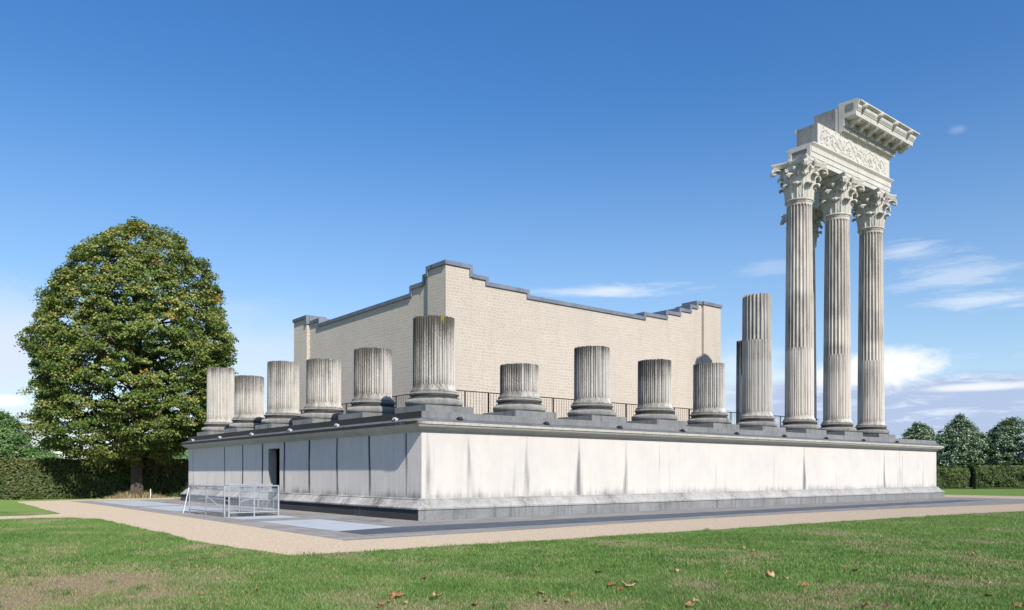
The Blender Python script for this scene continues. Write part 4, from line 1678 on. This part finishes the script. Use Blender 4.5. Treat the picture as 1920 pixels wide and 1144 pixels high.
def crown_pts(prof, cx, cy, nclump, per, cl_r, seed, inner=.35, droop=.5, gap=.0, rough=.0, lobk=1.0):
    """clumps of leaves filling a crown: prof = [(z, radius_left, radius_right)] in the picture's sense, elliptical in depth"""
    g = np.random.default_rng(seed)
    zs = np.array([p[0] for p in prof])
    rl = np.array([p[1] for p in prof])
    rr = np.array([p[2] for p in prof])
    # sample z by surface weight
    zt = np.linspace(zs[0], zs[-1], 400)
    wgt = np.interp(zt, zs, (rl + rr) / 2) + .4
    wgt /= wgt.sum()
    z = g.choice(zt, nclump, p=wgt) + g.normal(0, .1, nclump)
    a = g.uniform(0, 2 * np.pi, nclump)
    lob = 1 + .065 * np.sin(3 * a + z * .9) + .05 * np.sin(5 * a - z * 1.7) + .05 * np.sin(2 * z + 7 * a)
    nz = vnoise(a * 2.4 + 40, z * .62, 1.0, seed + 2) * .6 + vnoise(a * 5.5 + 40, z * 1.3, 1.0, seed + 4) * .4
    lob = (1 + (lob - 1) * lobk) * (1 + rough * (nz - .5) * 2)
    side = np.cos(a)
    rad = np.where(side > 0, np.interp(z, zs, rr), np.interp(z, zs, rl)) * lob
    q = np.where(g.random(nclump) < inner, g.uniform(.25, .85, nclump), g.uniform(.84, 1.0, nclump))
    rad = rad * q
    if gap:
        # whole sprays missing where the crown is thin, so darkness and sky show between limbs
        thin = vnoise(a * 3.1 + 11, z * .9, 1.0, seed + 6)
        keep = (thin > gap) | (g.random(nclump) < .25)
        a, z, q, rad, side = a[keep], z[keep], q[keep], rad[keep], side[keep]
        nclump = len(a)
    X = side * rad
    Yd = np.sin(a) * rad * .95
    c = np.stack([cx + X * RT[0] + Yd * FW[0], cy + X * RT[1] + Yd * FW[1], z], 1)
    out = np.stack([X * RT[0] + Yd * FW[0], X * RT[1] + Yd * FW[1], (z - zs.mean()) * .6], 1)
    out = unit(out)
    cr = cl_r * g.uniform(.55, 1.35, nclump)
    # leaves in each clump: flattened, slightly drooping sprays
    m = nclump * per
    ci = np.repeat(np.arange(nclump), per)
    d = unit(g.normal(size=(m, 3))) * (g.random(m) ** .45)[:, None]
    d[:, 2] *= .48
    P = c[ci] + d * cr[ci][:, None]
    P[:, 2] -= droop * .35 * cr[ci] * (d[:, 0] ** 2 + d[:, 1] ** 2)
    Nn = unit(out[ci] * .55 + g.normal(size=(m, 3)) * .55 + np.array([0, 0, .75]))
    return P, Nn, ci, c, q, z


def big_linden():
    bx, by = cw(-.4712 * 53.5, 53.5)
    t = empty('linden_tree', (bx, by, 0), 'huge dense linden with a domed crown and yellowing leaves beyond the short side', 'tree')
    Yc = 53.5
    k = Yc / 1494

    def zz(py):
        return 1.65 + (888 - py) * k
    ax = 256
    rows = [(872, 95, 60), (850, 185, 90), (820, 212, 135), (790, 220, 160), (750, 224, 172), (700, 226, 182), (650, 226, 190), (600, 205, 180), (560, 190, 160), (520, 152, 146), (490, 138, 128), (460, 98, 102), (440, 66, 78), (425, 34, 46), (416, 8, 22)]
    prof = [(zz(p) * .975 + .40, max(.1, l * k * .95 - .72 - .85 * math.exp(-((p - 690) / 120) ** 2)), max(.1, r * k * .99 - .18 - .35 * math.exp(-((p - 690) / 120) ** 2))) for p, l, r in rows]
    P, Nn, ci, c, q, z = crown_pts(prof, bx, by, 2900, 100, .54, 5, inner=.22, droop=.8, gap=.24, rough=.06, lobk=.45)
    g = np.random.default_rng(9)
    m = len(P)
    ct = g.normal(.36, .17, len(c))
    hi = np.clip((c[:, 2] - 8) / 10, 0, 1)
    ct = ct + hi * .16
    tint = np.clip(ct[ci] + g.normal(0, .16, m), 0, .93)
    odd = (g.random(len(c)) < .022)
    tint = np.where(odd[ci] & (g.random(m) < .55), g.uniform(.93, 1, m), tint)
    leaf_cloud('crown', P, Nn, g.uniform(.10, .185, m), tint, M['leaf_linden'], t, .8)
    mb = MB()
    rnd = random.Random(4)
    trunk_mesh(mb, (bx, by, 0), (bx + .1, by, 8.5), .38, .26, 12, 9, .1, rnd)
    trunk_mesh(mb, (bx + .1, by, 8.4), (bx - .2, by + .2, 16.5), .26, .05, 8, 7, .4, rnd)
    tips = c[np.argsort(g.random(len(c)))[:70]]
    for p in tips:
        z0 = max(2.7, min(14.5, p[2] - rnd.uniform(1.0, 3.5)))
        p0 = Vector((bx, by, z0))
        p1 = Vector(p)
        mid = p0.lerp(p1, .5) + Vector((0, 0, .35))
        L = (p1 - p0).length
        r0_ = min(.16, .03 + .014 * L)
        mb.tube([p0, p0.lerp(mid, .5) + Vector((0, 0, .1)), mid, mid.lerp(p1, .55), p1], [r0_, r0_ * .8, r0_ * .6, r0_ * .4, .012], 5)
    mb.build('trunk', M['bark'], t, smooth=True)
    # dry straw-coloured grass round the foot
    st_ = empty('straw_tuft', (bx, by, 0), 'pale dry grass tuft around the foot of the linden', 'grass tuft')
    n_ = 1500
    ang = g.uniform(0, 6.283, n_)
    rad = np.abs(g.normal(0, .75, n_)) + .3
    px_ = bx + rad * np.cos(ang) * 1.3
    py_ = by + rad * np.sin(ang) * .8
    hgt = .52 * np.exp(-(rad / 1.1) ** 2) * g.uniform(.5, 1.2, n_) + .08
    blades('dry_blades', px_, py_, hgt, np.full(n_, .035), np.clip(g.normal(.85, .1, n_), .6, 1), st_, lean=.8)
    lp = empty('marker_post', (bx + .62, by - 1.0, 0), 'slim white marker post in front of the linden trunk', 'post')
    b = MB()
    b.bar((bx + .62, by - 1.0, 0), (bx + .62, by - 1.0, .62), .035, 6)
    b.build('pole', M['post'], lp)
    pass


def blades(name, x, y, h, w, tint, parent=None, lean=.5, kind=None):
    n = len(x)
    a = RNG.uniform(0, 2 * np.pi, n)
    wx, wy = np.cos(a) * w * .5, np.sin(a) * w * .5
    la = RNG.uniform(0, 2 * np.pi, n)
    lm = np.abs(RNG.normal(0, lean, n)) * h
    lx, ly = np.cos(la) * lm, np.sin(la) * lm
    z0 = np.zeros(n)
    v = np.empty((n, 5, 3))
    v[:, 0] = np.stack([x - wx, y - wy, z0], 1)
    v[:, 1] = np.stack([x + wx, y + wy, z0], 1)
    v[:, 2] = np.stack([x + wx * .75 + lx * .35, y + wy * .75 + ly * .35, h * .6], 1)
    v[:, 3] = np.stack([x - wx * .75 + lx * .35, y - wy * .75 + ly * .35, h * .6], 1)
    v[:, 4] = np.stack([x + lx, y + ly, h], 1)
    if parent:
        v -= np.array(root_loc(parent))
    me_ = bpy.data.meshes.new(name)
    me_.vertices.add(n * 5)
    me_.vertices.foreach_set('co', v.astype(np.float32).ravel())
    li = (np.arange(n, dtype=np.int32) * 5)[:, None] + np.array([0, 1, 2, 3, 3, 2, 4], dtype=np.int32)
    me_.loops.add(n * 7)
    me_.loops.foreach_set('vertex_index', li.ravel())
    ls = (np.arange(n, dtype=np.int32) * 7)[:, None] + np.array([0, 4], dtype=np.int32)
    me_.polygons.add(n * 2)
    me_.polygons.foreach_set('loop_start', ls.ravel())
    me_.update(calc_edges=True)
    me_.attributes.new('tint', 'FLOAT', 'POINT').data.foreach_set('value', np.repeat(tint, 5).astype(np.float32))
    o = obj_from(name, me_, M['grass'], parent)
    if kind:
        o['kind'] = kind
    return o


def in_poly(x, y, poly):
    inside = np.zeros(len(x), bool)
    n = len(poly)
    for i in range(n):
        x0_, y0_ = poly[i]
        x1_, y1_ = poly[(i + 1) % n]
        cond = ((y0_ > y) != (y1_ > y))
        xi = (x1_ - x0_) * (y - y0_) / ((y1_ - y0_) if y1_ != y0_ else 1e-9) + x0_
        inside ^= cond & (x < xi)
    return inside


def grass():
    xs, ys = [], []
    for (Y0, Y1, dens) in ((9.2, 12, 2300), (12, 16, 1500), (16, 22, 800), (22, 34, 330)):
        wmax = Y1 * .68
        n = int(dens * (Y1 - Y0) * 2 * wmax)
        Yc = RNG.uniform(Y0, Y1, n)
        Xc = RNG.uniform(-wmax, wmax, n)
        keep = np.abs(Xc) < Yc * .67
        Xc, Yc = Xc[keep], Yc[keep]
        xs.append(CAMX + Xc * RT[0] + Yc * FW[0])
        ys.append(CAMY + Xc * RT[1] + Yc * FW[1])
    x, y = np.concatenate(xs), np.concatenate(ys)
    keep = ~in_poly(x, y, GRAVEL_W)
    x, y = x[keep], y[keep]
    d = dryness(x, y)
    keep = RNG.random(len(x)) > d * .55
    x, y, d = x[keep], y[keep], d[keep]
    n = len(x)
    clump = vnoise(x, y, 3.2, 31) * .6 + vnoise(x, y, 9.0, 33) * .5
    far = np.hypot(x - CAMX, y - CAMY)
    h = (.022 + .040 * clump) * RNG.uniform(.55, 1.35, n) * (1 - .45 * d)
    tall = RNG.random(n) < .012
    h = np.where(tall, h * 1.9, h)
    w = np.where(far < 14, .0065, .010) * RNG.uniform(.7, 1.3, n)
    tone = vnoise(x, y, .8, 41) * .5 + vnoise(x, y, 2.6, 43) * .5
    tint = .06 + .42 * tone + RNG.normal(0, .10, n)
    dr_ = RNG.random(n) < np.clip(d * 1.1 + .035, 0, .85)
    tint = np.where(dr_, RNG.uniform(.66, 1.0, n), np.clip(tint, 0, .6))
    # coarser tufts scattered through the turf and along the path edge
    tx, ty, th, tt = [], [], [], []
    for q in range(420):
        Yc_ = RNG.uniform(9.6, 24)
        Xc_ = RNG.uniform(-.66, .66) * Yc_
        gx_, gy_ = cw(Xc_, Yc_)
        k_ = int(RNG.integers(18, 60))
        rr_q = RNG.uniform(.05, .16)
        tx.append(gx_ + RNG.normal(0, rr_q, k_))
        ty.append(gy_ + RNG.normal(0, rr_q, k_))
        th.append(RNG.uniform(.05, .105) * RNG.uniform(.6, 1.2, k_))
        tt.append(np.clip(RNG.uniform(.0, .45) + RNG.normal(0, .06, k_), 0, .6))
    tx, ty, th, tt = map(np.concatenate, (tx, ty, th, tt))
    ok = ~in_poly(tx, ty, GRAVEL_W)
    x, y, h, tint = np.concatenate([x, tx[ok]]), np.concatenate([y, ty[ok]]), np.concatenate([h, th[ok]]), np.concatenate([tint, tt[ok]])
    w = np.concatenate([w, np.full(ok.sum(), .008)])
    blades('grass_blades', x, y, h, w, tint, None, lean=.75, kind='stuff')


def hedge(name, A, B, h, depth, label, mat, n, size, seed, core_in=.18, hump=.06, group=None, low=.0):
    """clipped hedge from A to B (front face on the camera's side), leaves on all outer faces over a dark core"""
    g = np.random.default_rng(seed)
    A, B = np.array(A, float), np.array(B, float)
    L = np.linalg.norm(B - A)
    d = (B - A) / L
    nrm = np.array([d[1], -d[0]])
    o = empty(name, (A[0], A[1], 0), label, 'hedge', group)
    mb = MB()
    ci = core_in
    q = [A + d * ci - nrm * ci, B - d * ci - nrm * ci, B - d * ci - nrm * (depth - ci), A + d * ci - nrm * (depth - ci)]
    mb.add([(*p, low * .5) for p in q] + [(*p, h - ci) for p in q], [(0, 3, 2, 1), (4, 5, 6, 7), (0, 1, 5, 4), (1, 2, 6, 5), (2, 3, 7, 6), (3, 0, 4, 7)])
    mb.build('twig_core', M['hedgecore'], o)
    f = g.random(n)
    s = g.uniform(0, L, n)
    z = low + g.random(n) ** .9 * (h - low)
    dep = np.abs(g.normal(0, .10, n))
    top = f < .22
    z = np.where(top, h - np.abs(g.normal(0, .07, n)), z)
    dep = np.where(top, g.uniform(0, depth, n), dep)
    endm = f > .95
    s = np.where(endm, np.where(g.random(n) < .5, g.normal(.05, .06, n), L + g.normal(-.05, .06, n)), s)
    dep = np.where(endm, g.uniform(0, depth, n), dep)
    bulge = hump * (vnoise(s, z * 1.5, .9, seed) - .5) * 2 + hump * .8 * (vnoise(s, z, 2.7, seed + 1) - .5)
    dep = dep - np.where(top, 0, bulge)
    z = z + np.where(top, bulge * 1.3, 0)
    P = np.stack([A[0] + d[0] * s - nrm[0] * dep, A[1] + d[1] * s - nrm[1] * dep, np.clip(z, .02, None)], 1)
    base = np.where(top[:, None], np.array([0, 0, 1.0]), np.array([nrm[0], nrm[1], .45]))
    Nn = unit(base + g.normal(size=(n, 3)) * .55)
    tone = vnoise(s, z, .7, seed + 3) * .5 + vnoise(s, z, 2.2, seed + 5) * .4
    tint = np.clip(.05 + tone * .65 + g.normal(0, .14, n) + np.where(z > h - .75, .14, 0), 0, 1)
    leaf_cloud('foliage', P, Nn, g.uniform(size * .7, size * 1.3, n), tint, mat, o, .7)
    return o


def plain_tree(name, X, Y, rows, label, mat, nclump, per, cl, leaf, seed, trunk_r=.25, tint0=.4, up=False, group=None):
    bx, by = cw(X, Y)
    t = empty(name, (bx, by, 0), label, 'tree', group)
    P, Nn, ci, c, q, z = crown_pts(rows, bx, by, nclump, per, cl, seed, inner=.25, droop=.3)
    g = np.random.default_rng(seed + 1)
    m = len(P)
    if up:
        # ascending sprays: pale undersides turned over by the wind
        Nn = unit(Nn + np.array([.25 * RT[0], .25 * RT[1], .1]))
        tint = np.where(g.random(m) < .30, g.uniform(.76, 1, m), g.uniform(0, .7, m))
    else:
        tint = np.clip(g.normal(tint0, .15, len(c))[ci] + g.normal(0, .15, m), 0, 1)
    leaf_cloud('crown', P, Nn, g.uniform(leaf * .7, leaf * 1.3, m), tint, mat, t, .6)
    mb = MB()
    rnd = random.Random(seed)
    top = rows[-1][0] * .9
    trunk_mesh(mb, (bx, by, 0), (bx, by, top), trunk_r, .03, 8, 6, .1, rnd)
    for p in c[:26]:
        z0 = max(rows[0][0] * .8, p[2] - 1.6)
        mb.tube([(bx, by, z0), tuple((Vector((bx, by, z0)).lerp(Vector(p), .5) + Vector((0, 0, .15)))), tuple(p)], [trunk_r * .3, trunk_r * .2, .01], 5)
    mb.build('trunk', M['bark'], t, smooth=True)
    return t


big_linden()
# long hedge behind the linden, running parallel to the long face
hedge('clipped_hedge', (-24, 34.9), (15, 34.9), 2.62, 1.6, 'long clipped hedge with browning top behind the linden', M['leaf_hedge'], 52000, .15, 61, hump=.10)


def rows_px(Y, lst):
    k = Y / 1494
    return [(1.65 + (888 - py) * k, l * k, r * k) for py, l, r in lst]


# trees beyond the far lawn
Yt = 97
GT = 'silvery lime trees beyond the far lawn'
plain_tree('lime_tree', (1800 - 960) / 1494 * Yt, Yt, rows_px(Yt, [(880, 35, 35), (868, 44, 46), (850, 48, 52), (830, 46, 48), (812, 33, 34), (798, 19, 20), (787, 7, 8), (780, 1, 1)]),
           'silvery green lime tree just past the podium end, behind the far hedge', M['leaf_silver'], 620, 60, .62, .21, 71, group=GT, up=True)
plain_tree('lime_tree', (1896 - 960) / 1494 * 95, 95, rows_px(95, [(880, 38, 60), (862, 44, 70), (840, 45, 70), (822, 38, 60), (805, 28, 42), (793, 14, 22), (784, 3, 4)]),
           'silvery green lime tree standing alone past the orange roof, at the picture edge', M['leaf_silver'], 700, 60, .62, .21, 72, group=GT, up=True)
plain_tree('lime_tree', (1722 - 960) / 1494 * 108, 108, rows_px(108, [(880, 24, 30), (850, 28, 34), (825, 28, 32), (808, 18, 22), (798, 8, 8), (794, 2, 2)]),
           'smaller silvery lime tree showing just its top above the podium end', M['leaf_silver'], 420, 55, .65, .22, 73, group=GT, up=True)
plain_tree('young_tree', (1852 - 960) / 1494 * 101, 101, rows_px(101, [(880, 26, 26), (862, 30, 30), (845, 24, 26), (834, 12, 14), (828, 3, 3)]),
           'low loose young tree between the two silvery lime trees, under the orange roof', M['leaf_silver'], 240, 55, .6, .21, 74, trunk_r=.12, up=True)
plain_tree('broad_tree', (-4 - 960) / 1494 * 86, 86, rows_px(86, [(885, 50, 40), (850, 60, 60), (825, 62, 52), (800, 50, 38), (785, 34, 22), (774, 10, 8)]),
           'bright green broad tree rising above the hedge at the picture edge', M['leaf_far'], 420, 45, .9, .26, 75)
plain_tree('broad_tree', (70 - 960) / 1494 * 98, 98, rows_px(98, [(885, 40, 40), (868, 46, 44), (858, 36, 38), (848, 16, 20), (842, 4, 4)]),
           'lower green tree between the bright broad tree and the linden crown', M['leaf_far'], 220, 40, .9, .28, 76)
plain_tree('broad_tree', (330 - 960) / 1494 * 110, 110, rows_px(110, [(885, 60, 60), (868, 66, 66), (852, 50, 55), (842, 20, 24)]),
           'distant green tree seen low between the linden trunk and the podium', M['leaf_far'], 220, 40, 1.0, .32, 77)
# far hedge in two lengths with a gap
GH = 'dark hedge behind the far lawn'
ha = cw((1745 - 960) / 1494 * 85, 85)
hb = cw((1817 - 960) / 1494 * 85, 85)
hc = cw((1826 - 960) / 1494 * 85, 85)
hd = cw((2020 - 960) / 1494 * 85, 85)
hedge('dark_hedge', ha, hb, 2.2, 1.5, 'short dark hedge length beside the podium end, up to the gap', M['leaf_hedge2'], 9000, .24, 63, hump=.25, group=GH, low=.22)
hedge('dark_hedge', hc, hd, 2.45, 1.5, 'long dark hedge length past the gap, bushy and bare at its foot', M['leaf_hedge2'], 22000, .24, 65, hump=.3, group=GH, low=.25)
gp = empty('gap_post', (*cw((1827.5 - 960) / 1494 * 84.6, 84.6), 0), 'dark wooden post at the gap in the far hedge', 'post')
b = MB()
gx, gy = gp.location[0], gp.location[1]
b.box(gx - .14, gx + .14, gy - .14, gy + .14, 0, 1.5)
b.build('pole', M['hedgecore'], gp)
# house roof beyond
hx, hy = cw((1850 - 960) / 1494 * 170, 170)
hs = empty('distant_house', (hx, hy, 0), 'distant house whose orange tiled roof shows between the lime trees', 'house')
b = MB()
b.box(hx - 6, hx + 6, hy - 4, hy + 4, 0, 5)
b.build('wall', M['render'], hs)
b = MB()
b.prism([(hy - 4.6, 4.9), (hy + 4.6, 4.9), (hy, 8.1)], 'x', hx - 6.5, hx + 6.5)
b.build('roof', M['roof'], hs)

grass()

# ------------------------------------------------------------------ fallen leaves
LEAVES = [
    (745, 1122, 34, 'deadleaf', 'largest rusty orange dead leaf, curled up below the corner column'),
    (732, 1134, 16, 'deadleaf', 'small rusty dead leaf tucked just below the largest curled leaf'),
    (760, 1134, 12, 'deadleaf_pale', 'small tan dead leaf beside the largest curled leaf'),
    (713, 1141, 18, 'deadleaf', 'rusty dead leaf at the very bottom, short of the largest curled leaf'),
    (817, 1125, 26, 'deadleaf_pale', 'flat tan dead leaf between the largest curled leaf and the dark stalky one'),
    (795, 1090, 14, 'deadleaf_dark', 'dark upright dead leaf alone on the lawn under the corner column'),
    (838, 1134, 9, 'deadleaf_dark', 'tiny dark dead leaf near the bottom, past the flat tan leaf'),
    (892, 1139, 22, 'deadleaf', 'rusty dead leaf at the bottom edge below the podium front corner slab'),
    (987, 1112, 14, 'deadleaf', 'small rusty dead leaf in grass below the squat stub'),
    (1014, 1117, 22, 'deadleaf_pale', 'pale folded dead leaf standing up below the squat stub'),
    (1023, 1133, 10, 'deadleaf_dark', 'tiny dark dead leaf just below the pale folded one'),
    (1063, 1133, 16, 'deadleaf_pale', 'flat tan dead leaf between the folded leaf and the big leaf cluster, near the bottom'),
    (1072, 1118, 14, 'deadleaf', 'small rusty dead leaf short of the big leaf cluster'),
    (1121, 1077, 17, 'deadleaf_dark', 'dark crumpled dead leaf lying above the big leaf cluster'),
    (1116, 1090, 8, 'deadleaf_dark', 'tiny dark dead leaf right under the dark crumpled one'),
    (1147, 1103, 22, 'deadleaf', 'rusty dead leaf on the near side of the big tan leaf cluster'),
    (1163, 1112, 20, 'deadleaf', 'rusty dead leaf at the lower edge of the big tan leaf cluster'),
    (1176, 1103, 34, 'deadleaf_pale', 'big tan dead leaf lying flat at the heart of the leaf cluster'),
    (1189, 1097, 18, 'deadleaf_dark', 'dark curled dead leaf on the far rim of the tan leaf cluster'),
    (1267, 1074, 14, 'deadleaf_pale', 'small tan dead leaf high on the lawn below the third stub'),
    (1274, 1105, 12, 'deadleaf', 'small rusty dead leaf at the edge of a dry patch below the third stub'),
    (1292, 1139, 22, 'deadleaf', 'rusty dead leaf at the bottom, lower of the two below the pilaster stub'),
    (1303, 1131, 14, 'deadleaf_pale', 'tan upright dead leaf just above the rusty one at the bottom'),
    (1311, 1047, 11, 'deadleaf', 'thin rusty dead leaf standing in grass near the path'),
    (1360, 1077, 12, 'deadleaf_pale', 'small tan dead leaf below the gap beside the half height column'),
    (1373, 1085, 12, 'deadleaf', 'small rusty dead leaf just below the tan one under that gap'),
    (1392, 1031, 13, 'deadleaf_pale', 'tan dead leaf near the path below the half height column, first of two'),
    (1411, 1035, 11, 'deadleaf', 'rusty dead leaf near the path below the half height column, second of two'),
    (1442, 1085, 26, 'deadleaf_pale', 'thin flat tan dead leaf in dry grass below the half height column'),
    (1472, 1088, 16, 'deadleaf_pale', 'tan pointed dead leaf below the broken end of the entablature'),
    (1509, 1103, 20, 'deadleaf', 'brown crumpled dead leaf between the bare patches below the tall columns'),
    (1582, 1066, 14, 'deadleaf', 'brown curled dead leaf below the middle tall column, upper of two'),
    (1604, 1074, 17, 'deadleaf_dark', 'dark curled dead leaf below the middle tall column, lower of two'),
    (1622, 1141, 28, 'deadleaf', 'large orange dead leaf at the bottom edge by the bare soil'),
    (1663, 1139, 18, 'deadleaf_dark', 'brown standing dead leaf at the bottom edge past the large orange one'),
    (1709, 1135, 12, 'deadleaf', 'small rusty dead leaf at the bottom below the outer corner column'),
    (1853, 1098, 15, 'deadleaf_pale', 'tan standing dead leaf near the lawn edge below the lone lime tree, upper of two'),
    (1853, 1122, 20, 'deadleaf_dark', 'dark crumpled dead leaf below the lone lime tree, lower of two'),
    (1908, 1140, 22, 'deadleaf', 'orange dead leaf in the very bottom corner under the lone lime tree'),
    (377, 1117, 15, 'deadleaf', 'bright orange dead leaf alone on the lawn below the stair railing'),
    (1822, 1044, 16, 'deadleaf_pale', 'pale tan dead leaf far out on the lawn below the young tree'),
    (482, 1109, 14, 'deadleaf_pale', 'small tan dead leaf alone in grass below the doorway'),
]


def dead_leaf(k, px, py, w, mat, label):
    rnd = random.Random(100 + k)
    gx_, gy_ = ground_px(px, py)
    Y = 1494 * 1.65 / (py - 888)
    size = w * Y / 1494 * .43
    out = []
    lob = 5
    nn = 30
    for i in range(nn):
        a = 2 * math.pi * i / nn
        f = .62 + .38 * abs(math.cos(a * lob / 2)) ** .8
        f *= 1 + .08 * math.sin(i * 2.7)
        out.append((math.cos(a) * f, math.sin(a) * f))
    curl = rnd.uniform(.35, 1.1)
    ax_ = rnd.uniform(0, math.pi)
    vs = []
    for rr2 in (.0, .5, 1.0):
        for (x_, y_) in (out if rr2 > 0 else [(0, 0)]):
            X_, Y_ = x_ * rr2, y_ * rr2
            u_ = X_ * math.cos(ax_) + Y_ * math.sin(ax_)
            v_ = -X_ * math.sin(ax_) + Y_ * math.cos(ax_)
            z_ = curl * u_ * u_ * .75 + .22 * curl * v_ * abs(v_) + .12 * math.sin(u_ * 5 + v_ * 4)
            vs.append((u_ * (1 - .25 * curl * abs(u_)), v_, z_))
    fs = [(0, 1 + i, 1 + (i + 1) % nn) for i in range(nn)]
    fs += [(1 + i, 1 + nn + i, 1 + nn + (i + 1) % nn, 1 + (i + 1) % nn) for i in range(nn)]
    zmin = min(v_[2] for v_ in vs)
    top = [(a_ * size, b_ * size, (c_ - zmin) * size + .012) for a_, b_, c_ in vs]
    bot = [(a_, b_, c_ - .004) for a_, b_, c_ in top]
    n0 = len(top)
    fs2 = fs + [tuple(n0 + i for i in f[::-1]) for f in fs]
    for i in range(nn):
        a_, b_ = 1 + nn + i, 1 + nn + (i + 1) % nn
        fs2.append((a_, n0 + a_, n0 + b_, b_))
    mb = MB()
    mb.add(top + bot, fs2)
    mb.bar((0, 0, -zmin * size + .015), (-.9 * size, .5 * size, .03), .004, 4)
    o = mb.build('dead_leaf', M[mat], None, smooth=True)
    o.location = (gx_, gy_, .018)
    o.rotation_euler = (rnd.uniform(-.35, .35), rnd.uniform(-.35, .35), rnd.uniform(0, 6.28))
    tag(o, label, 'leaf', 'dead leaves scattered on the lawn')


for k, (px, py, w, mat, lab) in enumerate(LEAVES):
    dead_leaf(k, px, py, w, mat, lab)
